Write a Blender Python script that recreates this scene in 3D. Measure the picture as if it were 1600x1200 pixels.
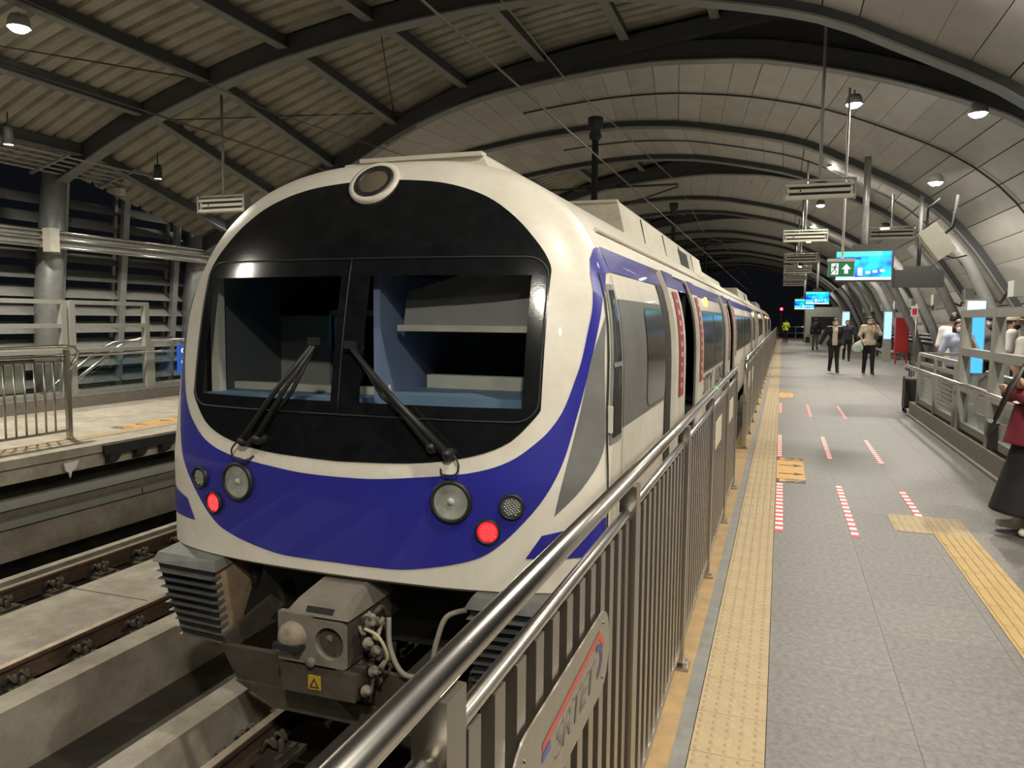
import bpy, math, random
import numpy as np
from mathutils import Vector, Matrix
random.seed(7)
for o in list(bpy.data.objects): bpy.data.objects.remove(o)
S = bpy.context.scene
COL = S.collection
PI = math.pi

# ------------------------------------------------------------------ camera
F_PX, CAM_H, ROLL = 1190.0, 1.55, 0.009
d = np.array([1222-800.0, 600-502.0, F_PX]); d /= np.linalg.norm(d)
k_ = -(math.sin(ROLL)*d[0]+math.cos(ROLL)*d[1])/d[2]
up = np.array([math.sin(ROLL), math.cos(ROLL), k_]); up /= np.linalg.norm(up)
xc = np.cross(up, d)
RC = np.stack([xc, d, up], 1)                 # camera(x, up, fwd) = RC @ world
cam = bpy.data.cameras.new('camera'); camo = bpy.data.objects.new('camera', cam); COL.objects.link(camo)
right, upv, fwd = RC[0], RC[1], RC[2]
M = Matrix(((right[0], upv[0], -fwd[0], 0), (right[1], upv[1], -fwd[1], 0), (right[2], upv[2], -fwd[2], CAM_H), (0, 0, 0, 1)))
camo.matrix_world = M
cam.sensor_width = 36; cam.lens = F_PX/1600*36; cam.clip_start = 0.05; cam.clip_end = 400
S.camera = camo

# ------------------------------------------------------------------ world and exposure
w = bpy.data.worlds.new('night'); S.world = w; w.use_nodes = True
w.node_tree.nodes['Background'].inputs[0].default_value = (0.006, 0.007, 0.009, 1)
w.node_tree.nodes['Background'].inputs[1].default_value = 0.35
S.view_settings.view_transform = 'Standard'; S.view_settings.look = 'None'
S.view_settings.exposure = 0.75; S.view_settings.gamma = 1; S.view_settings.use_curve_mapping = False
LAMP_W = 1.0

# ------------------------------------------------------------------ materials
def mk(name, col, rough=0.5, metal=0.0, var=0.0, scale=8.0, bump=0.0, bscale=None, spec=0.5, stretch=None, coat=0.0, dirt=None, dscale=2.0, damt=0.5):
    m = bpy.data.materials.new(name); m.use_nodes = True
    nt = m.node_tree; b = nt.nodes['Principled BSDF']; N = nt.nodes.new; L = nt.links.new
    b.inputs['Roughness'].default_value = rough; b.inputs['Metallic'].default_value = metal
    b.inputs['Specular IOR Level'].default_value = spec; b.inputs['Coat Weight'].default_value = coat
    b.inputs['Base Color'].default_value = (*col, 1)
    if var or bump or dirt:
        tc = N('ShaderNodeTexCoord'); mp = N('ShaderNodeMapping'); L(tc.outputs['Object'], mp.inputs[0])
        if stretch: mp.inputs['Scale'].default_value = stretch
    c_out = None
    if var:
        n = N('ShaderNodeTexNoise'); n.inputs['Scale'].default_value = scale; n.inputs['Detail'].default_value = 5; n.inputs['Roughness'].default_value = 0.65
        L(mp.outputs[0], n.inputs[0]); r = N('ShaderNodeValToRGB'); L(n.outputs[0], r.inputs[0])
        r.color_ramp.elements[0].position = 0.32; r.color_ramp.elements[1].position = 0.68
        r.color_ramp.elements[0].color = (*[c*(1-var) for c in col], 1); r.color_ramp.elements[1].color = (*[min(1, c*(1+var)) for c in col], 1)
        c_out = r.outputs[0]
    if dirt:
        n2 = N('ShaderNodeTexNoise'); n2.inputs['Scale'].default_value = dscale; n2.inputs['Detail'].default_value = 8; n2.inputs['Roughness'].default_value = 0.7
        L(mp.outputs[0], n2.inputs[0]); r2 = N('ShaderNodeMapRange'); L(n2.outputs[0], r2.inputs[0])
        r2.inputs[1].default_value = 0.45; r2.inputs[2].default_value = 0.75; r2.inputs[3].default_value = 0; r2.inputs[4].default_value = damt
        mx = N('ShaderNodeMix'); mx.data_type = 'RGBA'; L(r2.outputs[0], mx.inputs[0])
        if c_out: L(c_out, mx.inputs[6])
        else: mx.inputs[6].default_value = (*col, 1)
        mx.inputs[7].default_value = (*dirt, 1); c_out = mx.outputs[2]
    if c_out: L(c_out, b.inputs['Base Color'])
    if bump:
        n3 = N('ShaderNodeTexNoise'); n3.inputs['Scale'].default_value = bscale or scale*3; n3.inputs['Detail'].default_value = 4
        L(mp.outputs[0], n3.inputs[0]); bp = N('ShaderNodeBump'); bp.inputs['Strength'].default_value = bump; bp.inputs['Distance'].default_value = 0.01
        L(n3.outputs[0], bp.inputs['Height']); L(bp.outputs[0], b.inputs['Normal'])
    return m
def em(name, col, st):
    m = bpy.data.materials.new(name); m.use_nodes = True; b = m.node_tree.nodes['Principled BSDF']
    b.inputs['Base Color'].default_value = (*[c*0.3 for c in col], 1)
    b.inputs['Emission Color'].default_value = (*col, 1); b.inputs['Emission Strength'].default_value = st
    return m
def glass(name, tint, refl=0.06, rough=0.02):
    m = bpy.data.materials.new(name); m.use_nodes = True; nt = m.node_tree; nt.nodes.clear(); N = nt.nodes.new; L = nt.links.new
    o = N('ShaderNodeOutputMaterial'); t = N('ShaderNodeBsdfTransparent'); t.inputs[0].default_value = (*tint, 1)
    g = N('ShaderNodeBsdfGlossy'); g.inputs['Roughness'].default_value = rough
    fr = N('ShaderNodeLayerWeight'); fr.inputs[0].default_value = 0.5; pw = N('ShaderNodeMath'); pw.operation = 'POWER'; pw.inputs[1].default_value = 4.0; L(fr.outputs['Facing'], pw.inputs[0]); ad = N('ShaderNodeMath'); ad.operation = 'MULTIPLY_ADD'; ad.inputs[1].default_value = 0.8; ad.inputs[2].default_value = refl; L(pw.outputs[0], ad.inputs[0])
    mx = N('ShaderNodeMixShader'); L(ad.outputs[0], mx.inputs[0]); L(t.outputs[0], mx.inputs[1]); L(g.outputs[0], mx.inputs[2]); L(mx.outputs[0], o.inputs[0])
    return m

WHITE = mk('train_white', (0.72, 0.685, 0.60), 0.38, var=0.05, scale=3, dirt=(0.45, 0.38, 0.26), dscale=5, damt=0.35, coat=0.2)
BLUE = mk('train_blue', (0.026, 0.027, 0.29), 0.32, var=0.06, scale=4, coat=0.35)
BLACK = mk('mask_black', (0.008, 0.009, 0.010), 0.16, var=0.3, scale=10, bump=0.03, bscale=90)
GREYP = mk('band_grey', (0.16, 0.16, 0.155), 0.38, var=0.15, scale=4, spec=.35)
RUBBER = mk('rubber', (0.017, 0.017, 0.018), 0.5)
WGLASS = glass('windscreen_glass', (0.86, 0.88, 0.88), 0.03)
DGLASS = mk('dark_glass', (0.025, 0.028, 0.028), 0.14, spec=.35)
CLEAR = glass('clear_glass', (0.86, 0.90, 0.90), 0.03)
ROOFW = mk('train_roof', (0.62, 0.59, 0.50), 0.55, var=0.12, scale=3, dirt=(0.25, 0.22, 0.16), dscale=3, damt=0.6)
STEEL = mk('stainless', (0.72, 0.70, 0.66), 0.22, 1.0, var=0.08, scale=20)
STEELB = mk('stainless_brushed', (0.42, 0.395, 0.35), 0.33, 1.0, var=0.15, scale=10, stretch=(1, 1, 0.1))
CHROME = mk('lamp_reflector', (0.50, 0.48, 0.43), 0.30, 0.15, var=.30, scale=12)
REDL = em('tail_red', (0.9, 0.012, 0.02), 1.1)
DIRTY = mk('dirty_steel', (0.065, 0.055, 0.043), 0.75, 0.2, var=0.35, scale=6, bump=0.3, dirt=(0.11, 0.088, 0.06), dscale=4)
DIRTYL = mk('dusty_cover', (0.17, 0.155, 0.125), 0.8, var=0.2, scale=6, bump=0.2, dirt=(0.13, 0.10, 0.07), dscale=5)
LOUV = mk('louvre_grey', (0.14, 0.145, 0.14), 0.45, 0.4, var=0.2, scale=8)
LOUVS = mk('louvre_side', (0.24, 0.17, 0.11), 0.8, var=0.25, scale=5)
VDARK = mk('very_dark', (0.012, 0.012, 0.012), 0.8)
INTER = mk('cab_wall', (0.10, 0.11, 0.11), 0.7)
DESK = mk('cab_desk', (0.16, 0.26, 0.38), 0.55)
CREAM = mk('cream_paint', (0.62, 0.60, 0.51), 0.5, var=0.08, scale=6)
BLUEG = mk('blue_grey', (0.20, 0.26, 0.42), 0.5)
BLIND = mk('cab_blind', (0.30, 0.30, 0.29), 0.8, var=0.05)
YELLOW = mk('pole_yellow', (0.65, 0.50, 0.05), 0.4)
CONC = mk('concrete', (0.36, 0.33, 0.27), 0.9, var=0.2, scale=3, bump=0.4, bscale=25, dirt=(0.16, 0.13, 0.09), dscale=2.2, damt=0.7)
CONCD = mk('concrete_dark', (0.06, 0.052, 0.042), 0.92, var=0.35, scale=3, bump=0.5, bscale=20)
RAILS = mk('rail_rust', (0.10, 0.065, 0.045), 0.75, 0.2, var=0.3, scale=12)
RAILT = mk('rail_head', (0.32, 0.26, 0.20), 0.45, 0.7, var=0.2, scale=12)
RSTEEL = mk('roof_steel', (0.060, 0.064, 0.066), 0.55, 0.0, var=0.1, scale=4)
RSTEELD = mk('roof_plate', (0.040, 0.043, 0.046), 0.7, var=0.12, scale=2)
SHEET = mk('roof_sheet', (0.34, 0.32, 0.26), 0.7, var=0.15, scale=1.6, dirt=(0.16, 0.145, 0.105), dscale=1.4, damt=0.7)
PANELS = [mk('vault_panel_%d' % i, tuple(c*s for c in (0.42, 0.415, 0.385)), 0.6, var=0.08, scale=2.5) for i, s in enumerate((1.0, 0.93, 1.06))]
GALV = mk('galvanised', (0.36, 0.37, 0.37), 0.42, 0.5, var=0.12, scale=8)
GREYS = mk('painted_grey', (0.33, 0.34, 0.31), 0.5, var=0.06, scale=6)
BLADE = mk('louvre_blade', (0.24, 0.24, 0.225), 0.6, var=0.12, scale=4)
TILE = [mk('floor_tile_%d' % i, tuple(c*s for c in (0.135, 0.130, 0.122)), 0.5, var=0.35, scale=34, dirt=(0.20, 0.19, 0.175), dscale=55, damt=0.5) for i, s in enumerate((1.0, 0.95, 1.05))]
TACT = mk('tactile_tan', (0.37, 0.285, 0.165), 0.6, var=0.10, scale=9, dirt=(0.22, 0.17, 0.10), dscale=4, damt=0.4)
TACTY = mk('tactile_yellow', (0.40, 0.275, 0.11), 0.6, var=0.12, scale=9, dirt=(0.4, 0.28, 0.12), dscale=4, damt=0.4)
ORANGE = mk('marking_orange', (0.55, 0.29, 0.06), 0.55, var=0.1)
INK = mk('ink_black', (0.02, 0.02, 0.02), 0.6)
INKG = mk('ink_grey', (0.06, 0.06, 0.065), 0.6)
TRED = mk('tape_red', (0.62, 0.03, 0.05), 0.5)
TWHITE = mk('tape_white', (0.75, 0.73, 0.70), 0.5)
STICK = mk('door_sticker', (0.32, 0.05, 0.06), 0.5)
PRINT = mk('sticker_print', (0.55, 0.35, 0.30), 0.6)
HOSE = mk('hose_grey', (0.22, 0.20, 0.16), 0.6)
REDP = mk('cabinet_red', (0.35, 0.02, 0.02), 0.45)
GREEN = em('exit_green', (0.02, 0.16, 0.07), 0.5)
WPRINT = em('exit_white', (0.75, 0.8, 0.75), 0.9)
LAMPM = em('lamp_disc', (1.0, 0.93, 0.80), 60.0)
WARMW = (1.0, 0.925, 0.79)

# ------------------------------------------------------------------ mesh helpers
class MB:
    def __init__(s): s.v = []; s.f = []; s.mi = []; s.sm = []
    def add(s, vs, fs, mi=0, smooth=False):
        n = len(s.v); s.v += [tuple(map(float, v)) for v in vs]
        for f in fs: s.f.append(tuple(n+i for i in f)); s.mi.append(mi); s.sm.append(smooth)
        return s
    def box(s, x0, x1, y0, y1, z0, z1, mi=0):
        return s.add([(x, y, z) for z in (z0, z1) for x, y in ((x0, y0), (x1, y0), (x1, y1), (x0, y1))],
                     [(3, 2, 1, 0), (4, 5, 6, 7), (0, 1, 5, 4), (1, 2, 6, 5), (2, 3, 7, 6), (3, 0, 4, 7)], mi)
    def hexa(s, p, mi=0):   # 8 points: bottom 4 then top 4
        return s.add(p, [(3, 2, 1, 0), (4, 5, 6, 7), (0, 1, 5, 4), (1, 2, 6, 5), (2, 3, 7, 6), (3, 0, 4, 7)], mi)
    def bar(s, a, b, w, h, mi=0, upv=(0, 0, 1)):
        a, b = Vector(a), Vector(b); t = (b-a).normalized(); u = Vector(upv)
        if abs(t.dot(u)) > 0.98: u = Vector((1, 0, 0))
        r = t.cross(u).normalized(); u = r.cross(t)
        P = []
        for c in (a, b):
            P += [c-r*w/2-u*h/2, c+r*w/2-u*h/2, c+r*w/2+u*h/2, c-r*w/2+u*h/2]
        return s.hexa(P, mi)
    def tube(s, pts, r, n=10, mi=0, cap=True):
        pts = [Vector(p) for p in pts]; rs = r if isinstance(r, (list, tuple)) else [r]*len(pts)
        rings = []; prev = None
        for i, p in enumerate(pts):
            t = (pts[min(i+1, len(pts)-1)]-pts[max(i-1, 0)]).normalized()
            if prev is None:
                u = Vector((0, 0, 1)) if abs(t.z) < 0.9 else Vector((1, 0, 0))
                prev = (u-t*u.dot(t)).normalized()
            else: prev = (prev-t*prev.dot(t)).normalized()
            q = t.cross(prev)
            rings.append([p+(prev*math.cos(2*PI*j/n)+q*math.sin(2*PI*j/n))*rs[i] for j in range(n)])
        vs = [v for R in rings for v in R]; fs = []
        for i in range(len(pts)-1):
            for j in range(n): fs.append((i*n+j, i*n+(j+1) % n, (i+1)*n+(j+1) % n, (i+1)*n+j))
        s.add(vs, fs, mi, True)
        if cap:
            m = len(s.v)-len(vs); L = len(pts)-1
            s.f.append(tuple(m+j for j in reversed(range(n)))); s.mi.append(mi); s.sm.append(False)
            s.f.append(tuple(m+L*n+j for j in range(n))); s.mi.append(mi); s.sm.append(False)
        return s
    def lathe(s, prof, o=(0, 0, 0), axis=(0, 0, 1), n=24, mi=0, smooth=True):
        o = Vector(o); a = Vector(axis).normalized(); u = a.orthogonal().normalized(); q = a.cross(u)
        vs = []; fs = []
        for r, h in prof:
            for j in range(n): vs.append(o+a*h+(u*math.cos(2*PI*j/n)+q*math.sin(2*PI*j/n))*r)
        for i in range(len(prof)-1):
            for j in range(n): fs.append((i*n+j, i*n+(j+1) % n, (i+1)*n+(j+1) % n, (i+1)*n+j))
        return s.add(vs, fs, mi, smooth)
    def grid(s, P, mi=0, smooth=True, skip=None):
        R, Cn = len(P), len(P[0]); vs = [p for row in P for p in row]; fs = []
        for i in range(R-1):
            for j in range(Cn-1):
                if skip and skip(i, j): continue
                fs.append((i*Cn+j, i*Cn+j+1, (i+1)*Cn+j+1, (i+1)*Cn+j))
        return s.add(vs, fs, mi, smooth)
    def prism(s, poly, ax, a, b, mi=0):   # poly of 2D points extruded along axis ax from a to b
        def P(p, t):
            return {'x': (t, p[0], p[1]), 'y': (p[0], t, p[1]), 'z': (p[0], p[1], t)}[ax]
        n = len(poly); vs = [P(p, a) for p in poly]+[P(p, b) for p in poly]
        return s.add(vs, [tuple(range(n)), tuple(range(2*n-1, n-1, -1))]+[(i, (i+1) % n, n+(i+1) % n, n+i) for i in range(n)], mi)
    def mesh(s, name, mats, off=(0, 0, 0), bevel=0):
        me = bpy.data.meshes.new(name)
        me.from_pydata([(v[0]-off[0], v[1]-off[1], v[2]-off[2]) for v in s.v], [], s.f)
        for m in (mats if isinstance(mats, (list, tuple)) else [mats]): me.materials.append(m)
        me.polygons.foreach_set('material_index', s.mi); me.polygons.foreach_set('use_smooth', s.sm)
        import bmesh
        bm = bmesh.new(); bm.from_mesh(me); bmesh.ops.recalc_face_normals(bm, faces=bm.faces); bm.to_mesh(me); bm.free()
        me.update(); return me

def wloc(o):
    p = Vector((0, 0, 0))
    while o is not None: p += o.location; o = o.parent
    return p
def tag(o, label=None, cat=None, group=None, kind=None):
    if label: o['label'] = label
    if cat: o['category'] = cat
    if group: o['group'] = group
    if kind: o['kind'] = kind
    return o
def empty(name, loc=(0, 0, 0), rz=0, parent=None, **kw):
    o = bpy.data.objects.new(name, None); COL.objects.link(o); o.location = loc; o.rotation_euler.z = rz; o.parent = parent; o.empty_display_size = 0.1
    return tag(o, **kw)
def obj(name, mb, mat, parent=None, local=False, base=None, **kw):
    """world-space MB -> one mesh object (local=True: coordinates already relative to the parent)."""
    off = (0, 0, 0)
    if parent is not None and not local: off = wloc(parent)
    elif base is not None: off = base
    me = mb.mesh(name, mat, off); o = bpy.data.objects.new(name, me); COL.objects.link(o); o.parent = parent
    if base is not None and parent is None: o.location = base
    return tag(o, **kw)
def inst(name, me, loc, parent=None, rot=None, **kw):
    """shared mesh placed at world loc"""
    o = bpy.data.objects.new(name, me); COL.objects.link(o); o.parent = parent
    o.location = Vector(loc)-(wloc(parent) if parent else Vector((0, 0, 0)))
    if rot: o.rotation_euler = rot
    return tag(o, **kw)
def copytree(o, loc, parent=None, rz=None, **kw):
    c = o.copy(); COL.objects.link(c); c.parent = parent
    if loc is not None: c.location = loc
    if rz is not None: c.rotation_euler.z = rz
    for ch in o.children: copytree(ch, None, c)
    return tag(c, **kw)
def text(name, body, size, mat, M4, parent=None, ext=0.002, sx=1.0, shear=0.0, **kw):
    cu = bpy.data.curves.new(name, 'FONT'); cu.body = body; cu.size = size; cu.extrude = ext; cu.align_x = 'CENTER'; cu.align_y = 'CENTER'; cu.shear = shear; cu.resolution_u = 3
    t = bpy.data.objects.new(name, cu); COL.objects.link(t)
    bpy.context.view_layer.update()
    me = bpy.data.meshes.new_from_object(t.evaluated_get(bpy.context.evaluated_depsgraph_get())); bpy.data.objects.remove(t)
    off = wloc(parent) if parent else Vector((0, 0, 0))
    me.transform(Matrix.Diagonal((sx, 1, 1, 1))); me.transform(M4); me.transform(Matrix.Translation(-off))
    me.materials.clear(); me.materials.append(mat); o = bpy.data.objects.new(name, me); COL.objects.link(o); o.parent = parent
    return tag(o, **kw)
def frame(o, x, y):   # 4x4 from origin, text-right and text-up directions
    x = Vector(x).normalized(); y = Vector(y).normalized(); z = x.cross(y)
    return Matrix(((x.x, y.x, z.x, o[0]), (x.y, y.y, z.y, o[1]), (x.z, y.z, z.z, o[2]), (0, 0, 0, 1)))
def lerp(a, b, t): return a+(b-a)*t
def spline(pts, n):
    """Catmull-Rom through points (tuples), n samples per span"""
    P = [np.array(p, float) for p in pts]; out = []
    for i in range(len(P)-1):
        p0 = P[max(i-1, 0)]; p1 = P[i]; p2 = P[i+1]; p3 = P[min(i+2, len(P)-1)]
        for k in range(n):
            t = k/n
            out.append(0.5*((2*p1)+(-p0+p2)*t+(2*p0-5*p1+4*p2-p3)*t*t+(-p0+3*p1-3*p2+p3)*t**3))
    out.append(P[-1]); return out
def light(parent, loc, power, kind='SPOT', size=2.4, blend=0.6, rad=0.12, color=WARMW, rot=None):
    l = bpy.data.lights.new('lamp_light', kind); l.energy = power*LAMP_W; l.color = color
    if kind == 'SPOT': l.spot_size = size; l.spot_blend = blend
    if kind in ('SPOT', 'POINT'): l.shadow_soft_size = rad
    o = bpy.data.objects.new('lamp_light', l); COL.objects.link(o); o.parent = parent; o.location = Vector(loc)-wloc(parent)
    if rot: o.rotation_euler = rot
    return o
#@@SECTIONS
# ================================================================== ROOF
PA = [(-13.6, 4.05), (-11.7, 4.9), (-10.2, 5.4), (-8.8, 5.78), (-7.5, 6.02), (-6.0, 6.22), (-4.3, 6.33), (-3.0, 6.28), (-2, 6.15), (.1, 5.67), (1.37, 5.08), (2.7, 4.33), (3.65, 3.45), (4.45, 2.3), (4.9, 1.5), (5.3, 0)]
PB = [(-13.6, 3.0), (-11.2, 4.1), (-9.16, 5.02), (-7.87, 5.64), (-6.35, 6.13), (-4.65, 6.39), (-2.82, 6.53), (-1.59, 6.48), (-.43, 6.36), (1.23, 5.94), (2.57, 5.47), (3.75, 4.91), (4.7, 4.1), (5.4, 2.9), (5.7, 1.5), (5.8, 0)]
PR = [(-14.2, 4.25), (-11.7, 5.25), (-9.2, 6.0), (-6.35, 6.72), (-2.1, 7.25), (0, 7.5), (3, 7.75), (6.5, 7.9)]
def resample(pts, n):
    c = np.array(spline(pts, 12)); s = np.concatenate([[0], np.cumsum(np.linalg.norm(np.diff(c, axis=0), axis=1))])
    t = np.linspace(0, s[-1], n); return np.stack([np.interp(t, s, c[:, 0]), np.interp(t, s, c[:, 1])], 1)
NP = 46
A_, B_, R_ = resample(PA, NP), resample(PB, NP), resample(PR, NP)
def zr_at(x, prof): return float(np.interp(x, prof[:, 0], prof[:, 1]))
def normals2(p):
    t = np.gradient(p, axis=0); n = np.stack([-t[:, 1], t[:, 0]], 1); return n/np.linalg.norm(n, axis=1)[:, None]
FR = [-0.6, 3.4, 7.4, 11.4]+[15.4+4*i for i in range(16)]
def ftype(i): return 'B' if (i-4) % 3 == 0 and i >= 4 else 'A'
def prof(i): return B_ if ftype(i) == 'B' else A_
ceiling = empty('ceiling', (0, 0, 0), kind='structure', label='arched station roof of dark ribs, pale panels and ribbed sheet bays')
def rib(y, p, wid=0.26, hgt=0.38):
    mb = MB(); n = normals2(p)
    for (w_, h0, h1, mi) in ((wid*0.62, 0.03, hgt, 0), (wid, 0.0, 0.03, 1)):
        rows = []
        for q, nn in zip(p, n):
            a = q+nn*h0; b = q+nn*h1
            rows.append([(a[0], y-w_/2, a[1]), (a[0], y+w_/2, a[1]), (b[0], y+w_/2, b[1]), (b[0], y-w_/2, b[1]), (a[0], y-w_/2, a[1])])
        mb.grid(rows, mi, False)
    return mb
RSTEELF = mk('rib_flange', (0.20, 0.205, 0.20), 0.5, var=0.1, scale=4)  # flange paler than the web: the light catching it is in the colour
for i, y in enumerate(FR):
    if 0 < i < 3: continue
    obj('arch_rib', rib(y, prof(i)), [RSTEEL, RSTEELF], ceiling)
# closed bays: panels laid between neighbouring ribs; open bays: purlins and ribbed sheet
def panel(mb, p0, p1, j, y0, y1, yA, yB, mi=0):
    def P(j_, y, off, t):
        u = (y-yA)/(yB-yA); q = p0[j_]*(1-u)+p1[j_]*u; q2 = p0[min(j_+1, NP-1)]*(1-u)+p1[min(j_+1, NP-1)]*u
        q = q+(q2-q)*t; d_ = q2-q; nn = np.array([-d_[1], d_[0]]); nn = nn/(np.linalg.norm(nn)+1e-9)
        q = q+nn*off; return (q[0], y, q[1])
    g = 0.0025
    def quad(off): return [P(j, y0+g, off, 0.004), P(j, y1-g, off, 0.004), P(j, y1-g, off, 0.996), P(j, y0+g, off, 0.996)]
    a = quad(0.16); b = quad(0.19)
    mb.hexa(a+b, mi)
def ybay(i): return FR[i], FR[i+1]
closed = [i for i in range(3, len(FR)-1) if (i-3) % 3 != 0]
for i in closed:
    y0, y1 = ybay(i); p0, p1 = prof(i), prof(i+1); many = i > 5
    mbs = MB(); cols = [y0, y0+(y1-y0)*0.5, y1]
    for c in range(2):
        for j in range(NP-1):
            if many: panel(mbs, p0, p1, j, cols[c], cols[c+1], y0, y1, 0)
            else:
                mb = MB(); panel(mb, p0, p1, j, cols[c], cols[c+1], y0, y1)
                obj('ceiling_panel', mb, random.choice(PANELS), ceiling)
    if many: obj('ceiling_panel', mbs, PANELS[0], ceiling, kind='stuff')
# near bay on the platform side
for j in range(24, NP-1):
    for (a, b) in ((3.4, 7.4), (7.4, 11.4)):
        mb = MB(); panel(mb, A_, A_, j, a, b, a, b); obj('ceiling_panel', mb, random.choice(PANELS), ceiling)
# weather skin above the panels so that no night shows through the joints
mb = MB()
for i in closed:
    y0, y1 = ybay(i); p0, p1 = prof(i), prof(i+1); n0, n1 = normals2(p0), normals2(p1)
    mb.grid([[(q[0]+n[0]*.24, y, q[1]+n[1]*.24) for q, n in zip(p, nn)] for p, nn, y in ((p0, n0, y0), (p1, n1, y1))], 0, True)
obj('roof_skin', mb, RSTEELD, ceiling)
# slim joint strip around the vault
for i in (4, 5):
    y0, y1 = ybay(i); mb = MB(); p = prof(i)*0.5+prof(i+1)*0.5
    for j in range(16, NP-6):
        a, b = p[j], p[j+1]; mb.bar((a[0], (y0+y1)/2, a[1]+.13), (b[0], (y0+y1)/2, b[1]+.13), 0.03, 0.03)
    obj('joint_strip', mb, RSTEELD, ceiling)
PUR = [-12.8, -11.3, -9.8, -8.15, -6.5, -4.8, -3.1, -1.4, 0.3, 2.0]
def sheet_bay(y0, y1, fn, xs, xmin, xmax, fn2=None):
    fn2 = fn2 or fn
    for x in xs:
        z = fn(x); z2 = fn2(x); mb = MB()
        def sb(hw, a, b, mi): mb.hexa([(x-hw, y0+.12, z+a), (x+hw, y0+.12, z+a), (x+hw, y1-.12, z2+a), (x-hw, y1-.12, z2+a), (x-hw, y0+.12, z+b), (x+hw, y0+.12, z+b), (x+hw, y1-.12, z2+b), (x-hw, y1-.12, z2+b)], mi)
        sb(.05, -.03, .16, 0); sb(.09, -.05, -.03, 1)
        obj('purlin', mb, [RSTEEL, RSTEELF], ceiling)
    edges = [xmin]+[x for x in xs if xmin < x < xmax]+[xmax]
    for a, b in zip(edges[:-1], edges[1:]):
        rows = []; ny = int((y1-y0)/0.30)
        prof_y = []
        for k in range(ny):
            t = y0+k*(y1-y0)/ny; u = (y1-y0)/ny
            prof_y += [(t, 0), (t+u*.62, 0), (t+u*.70, .075), (t+u*.92, .075)]
        prof_y.append((y1, 0))
        for x in np.linspace(a, b, 4): rows.append([(x, yy, lerp(fn(x), fn2(x), (yy-y0)/(y1-y0))+.17+dz) for yy, dz in prof_y])
        obj('roof_sheet', MB().grid(rows, 0, False), SHEET, ceiling)
fnA = lambda x: zr_at(x, A_)+0.22
def fnR(x):
    w_ = min(1, max(0, (x+7.5)/3.5)); return lerp(zr_at(x, A_)+.24, zr_at(x, R_)-.10, w_)
def fnB(x):
    w_ = min(1, max(0, (x+7.5)/3.5)); return lerp(zr_at(x, B_)+.28, zr_at(x, R_)-.10, w_)
sheet_bay(3.4, 7.4, fnA, PUR[:7], -14.2, -2.3); sheet_bay(7.4, 11.4, fnA, PUR[:7], -14.2, -2.3); sheet_bay(-0.6, 3.4, fnA, PUR[:7], -14.2, -2.3)
for i in range(3, len(FR)-1, 3):
    if i > 12: break
    y0, y1 = ybay(i); sheet_bay(y0, y1, fnR, PUR, -13.6, 6.5, fnB)
    # straight upper beam and dark plate over the far rib of the open bay
    mb = MB()
    xs = np.linspace(-8.5, 6.4, 40)
    for a, b in zip(xs[:-1], xs[1:]):
        mb.bar((a, y1-.1, fnB(a)-.12), (b, y1-.1, fnB(b)-.12), 0.2, 0.3, 0)
    obj('upper_beam', mb, RSTEEL, ceiling)
    xs = np.linspace(-13.5, 5.6, 50); mb = MB()
    mb.grid([[(x, y1+.02, zr_at(x, B_)+.2) for x in xs], [(x, y1+.02, fnB(x)+.25) for x in xs]], 0, False)
    obj('gusset_plate', mb, RSTEELD, ceiling)
    xs = np.linspace(-8.0, 5.2, 40); mb = MB()
    mb.grid([[(x, y0-.02, zr_at(x, A_)+.2) for x in xs], [(x, y0-.02, fnR(x)+.25) for x in xs]], 0, False)
    obj('gusset_plate', mb, RSTEELD, ceiling)
# tie rods of the roof bracing
for a, b in (((-12.6, 3.6, 5.0), (-9.8, 11.2, 5.7)), ((-11.2, 11.6, 5.2), (-8.0, 15.2, 6.0)), ((-6.5, 11.6, 6.5), (-8.15, 15.2, 6.0))):
    obj('tie_rod', MB().tube([a, b], 0.012, 6), RSTEELD, ceiling)

# ================================================================== LEFT SIDE WALL (columns, louvres)
wall_left = empty('wall_left', (-13.7, 12, 0), kind='structure', label='open louvred side wall of grey blades behind the far platform')
for y in (3.4, 7.4, 11.4, 15.4, 19.4, 23.4):
    obj('column', MB().tube([(-14.05, y, -0.4), (-13.9, y, 2.0), (-13.6, y, 4.3)], [0.25, 0.25, 0.22], 20), GALV, wall_left)
YM = [4.0+1.55*i for i in range(14)]
blade = MB().hexa([(-.02, 0, 0), (.0, 0, -.02), (.0, 1.49, -.02), (-.02, 1.49, 0), (-.30, 0, .20), (-.28, 0, .22), (-.28, 1.49, .22), (-.30, 1.49, .20)])
bme = blade.mesh('louvre_blade', BLADE)
for y in YM:
    mb = MB(); mb.bar((-14.25, y, -.3), (-13.75, y, 4.3), 0.10, 0.16, 0, (0, 1, 0)); mb.bar((-14.5, y, -.3), (-14.05, y, 4.3), 0.05, 0.08, 0, (0, 1, 0))
    obj('mullion', mb, GALV, wall_left)
    for k in range(12):
        z = 0.1+k*0.365
        if z < 4.1: inst('louvre_blade', bme, (-13.92-.04*(1-z/4.3)*4, y+.03, z), wall_left)
mb = MB(); mb.box(-13.62, -13.45, 3, 26, 2.86, 3.14)
obj('cable_tray', mb, GALV, wall_left)
for k, z in enumerate((2.86, 3.02, 3.16)):
    obj('conduit', MB().tube([(-13.40, 3, z), (-13.40, 26, z)], 0.028, 8), STEEL, wall_left)
for k in range(5):
    obj('conduit', MB().tube([(-13.35+.17*k, 3, 4.28+.05*k), (-13.35+.17*k, 26, 4.28+.05*k)], 0.022, 6), GALV, wall_left)
for y in np.arange(4.6, 24, 1.55): obj('tray_hanger', MB().bar((-13.5, y, 4.22), (-12.5, y, 4.5), .05, .05), GALV, wall_left)
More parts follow.
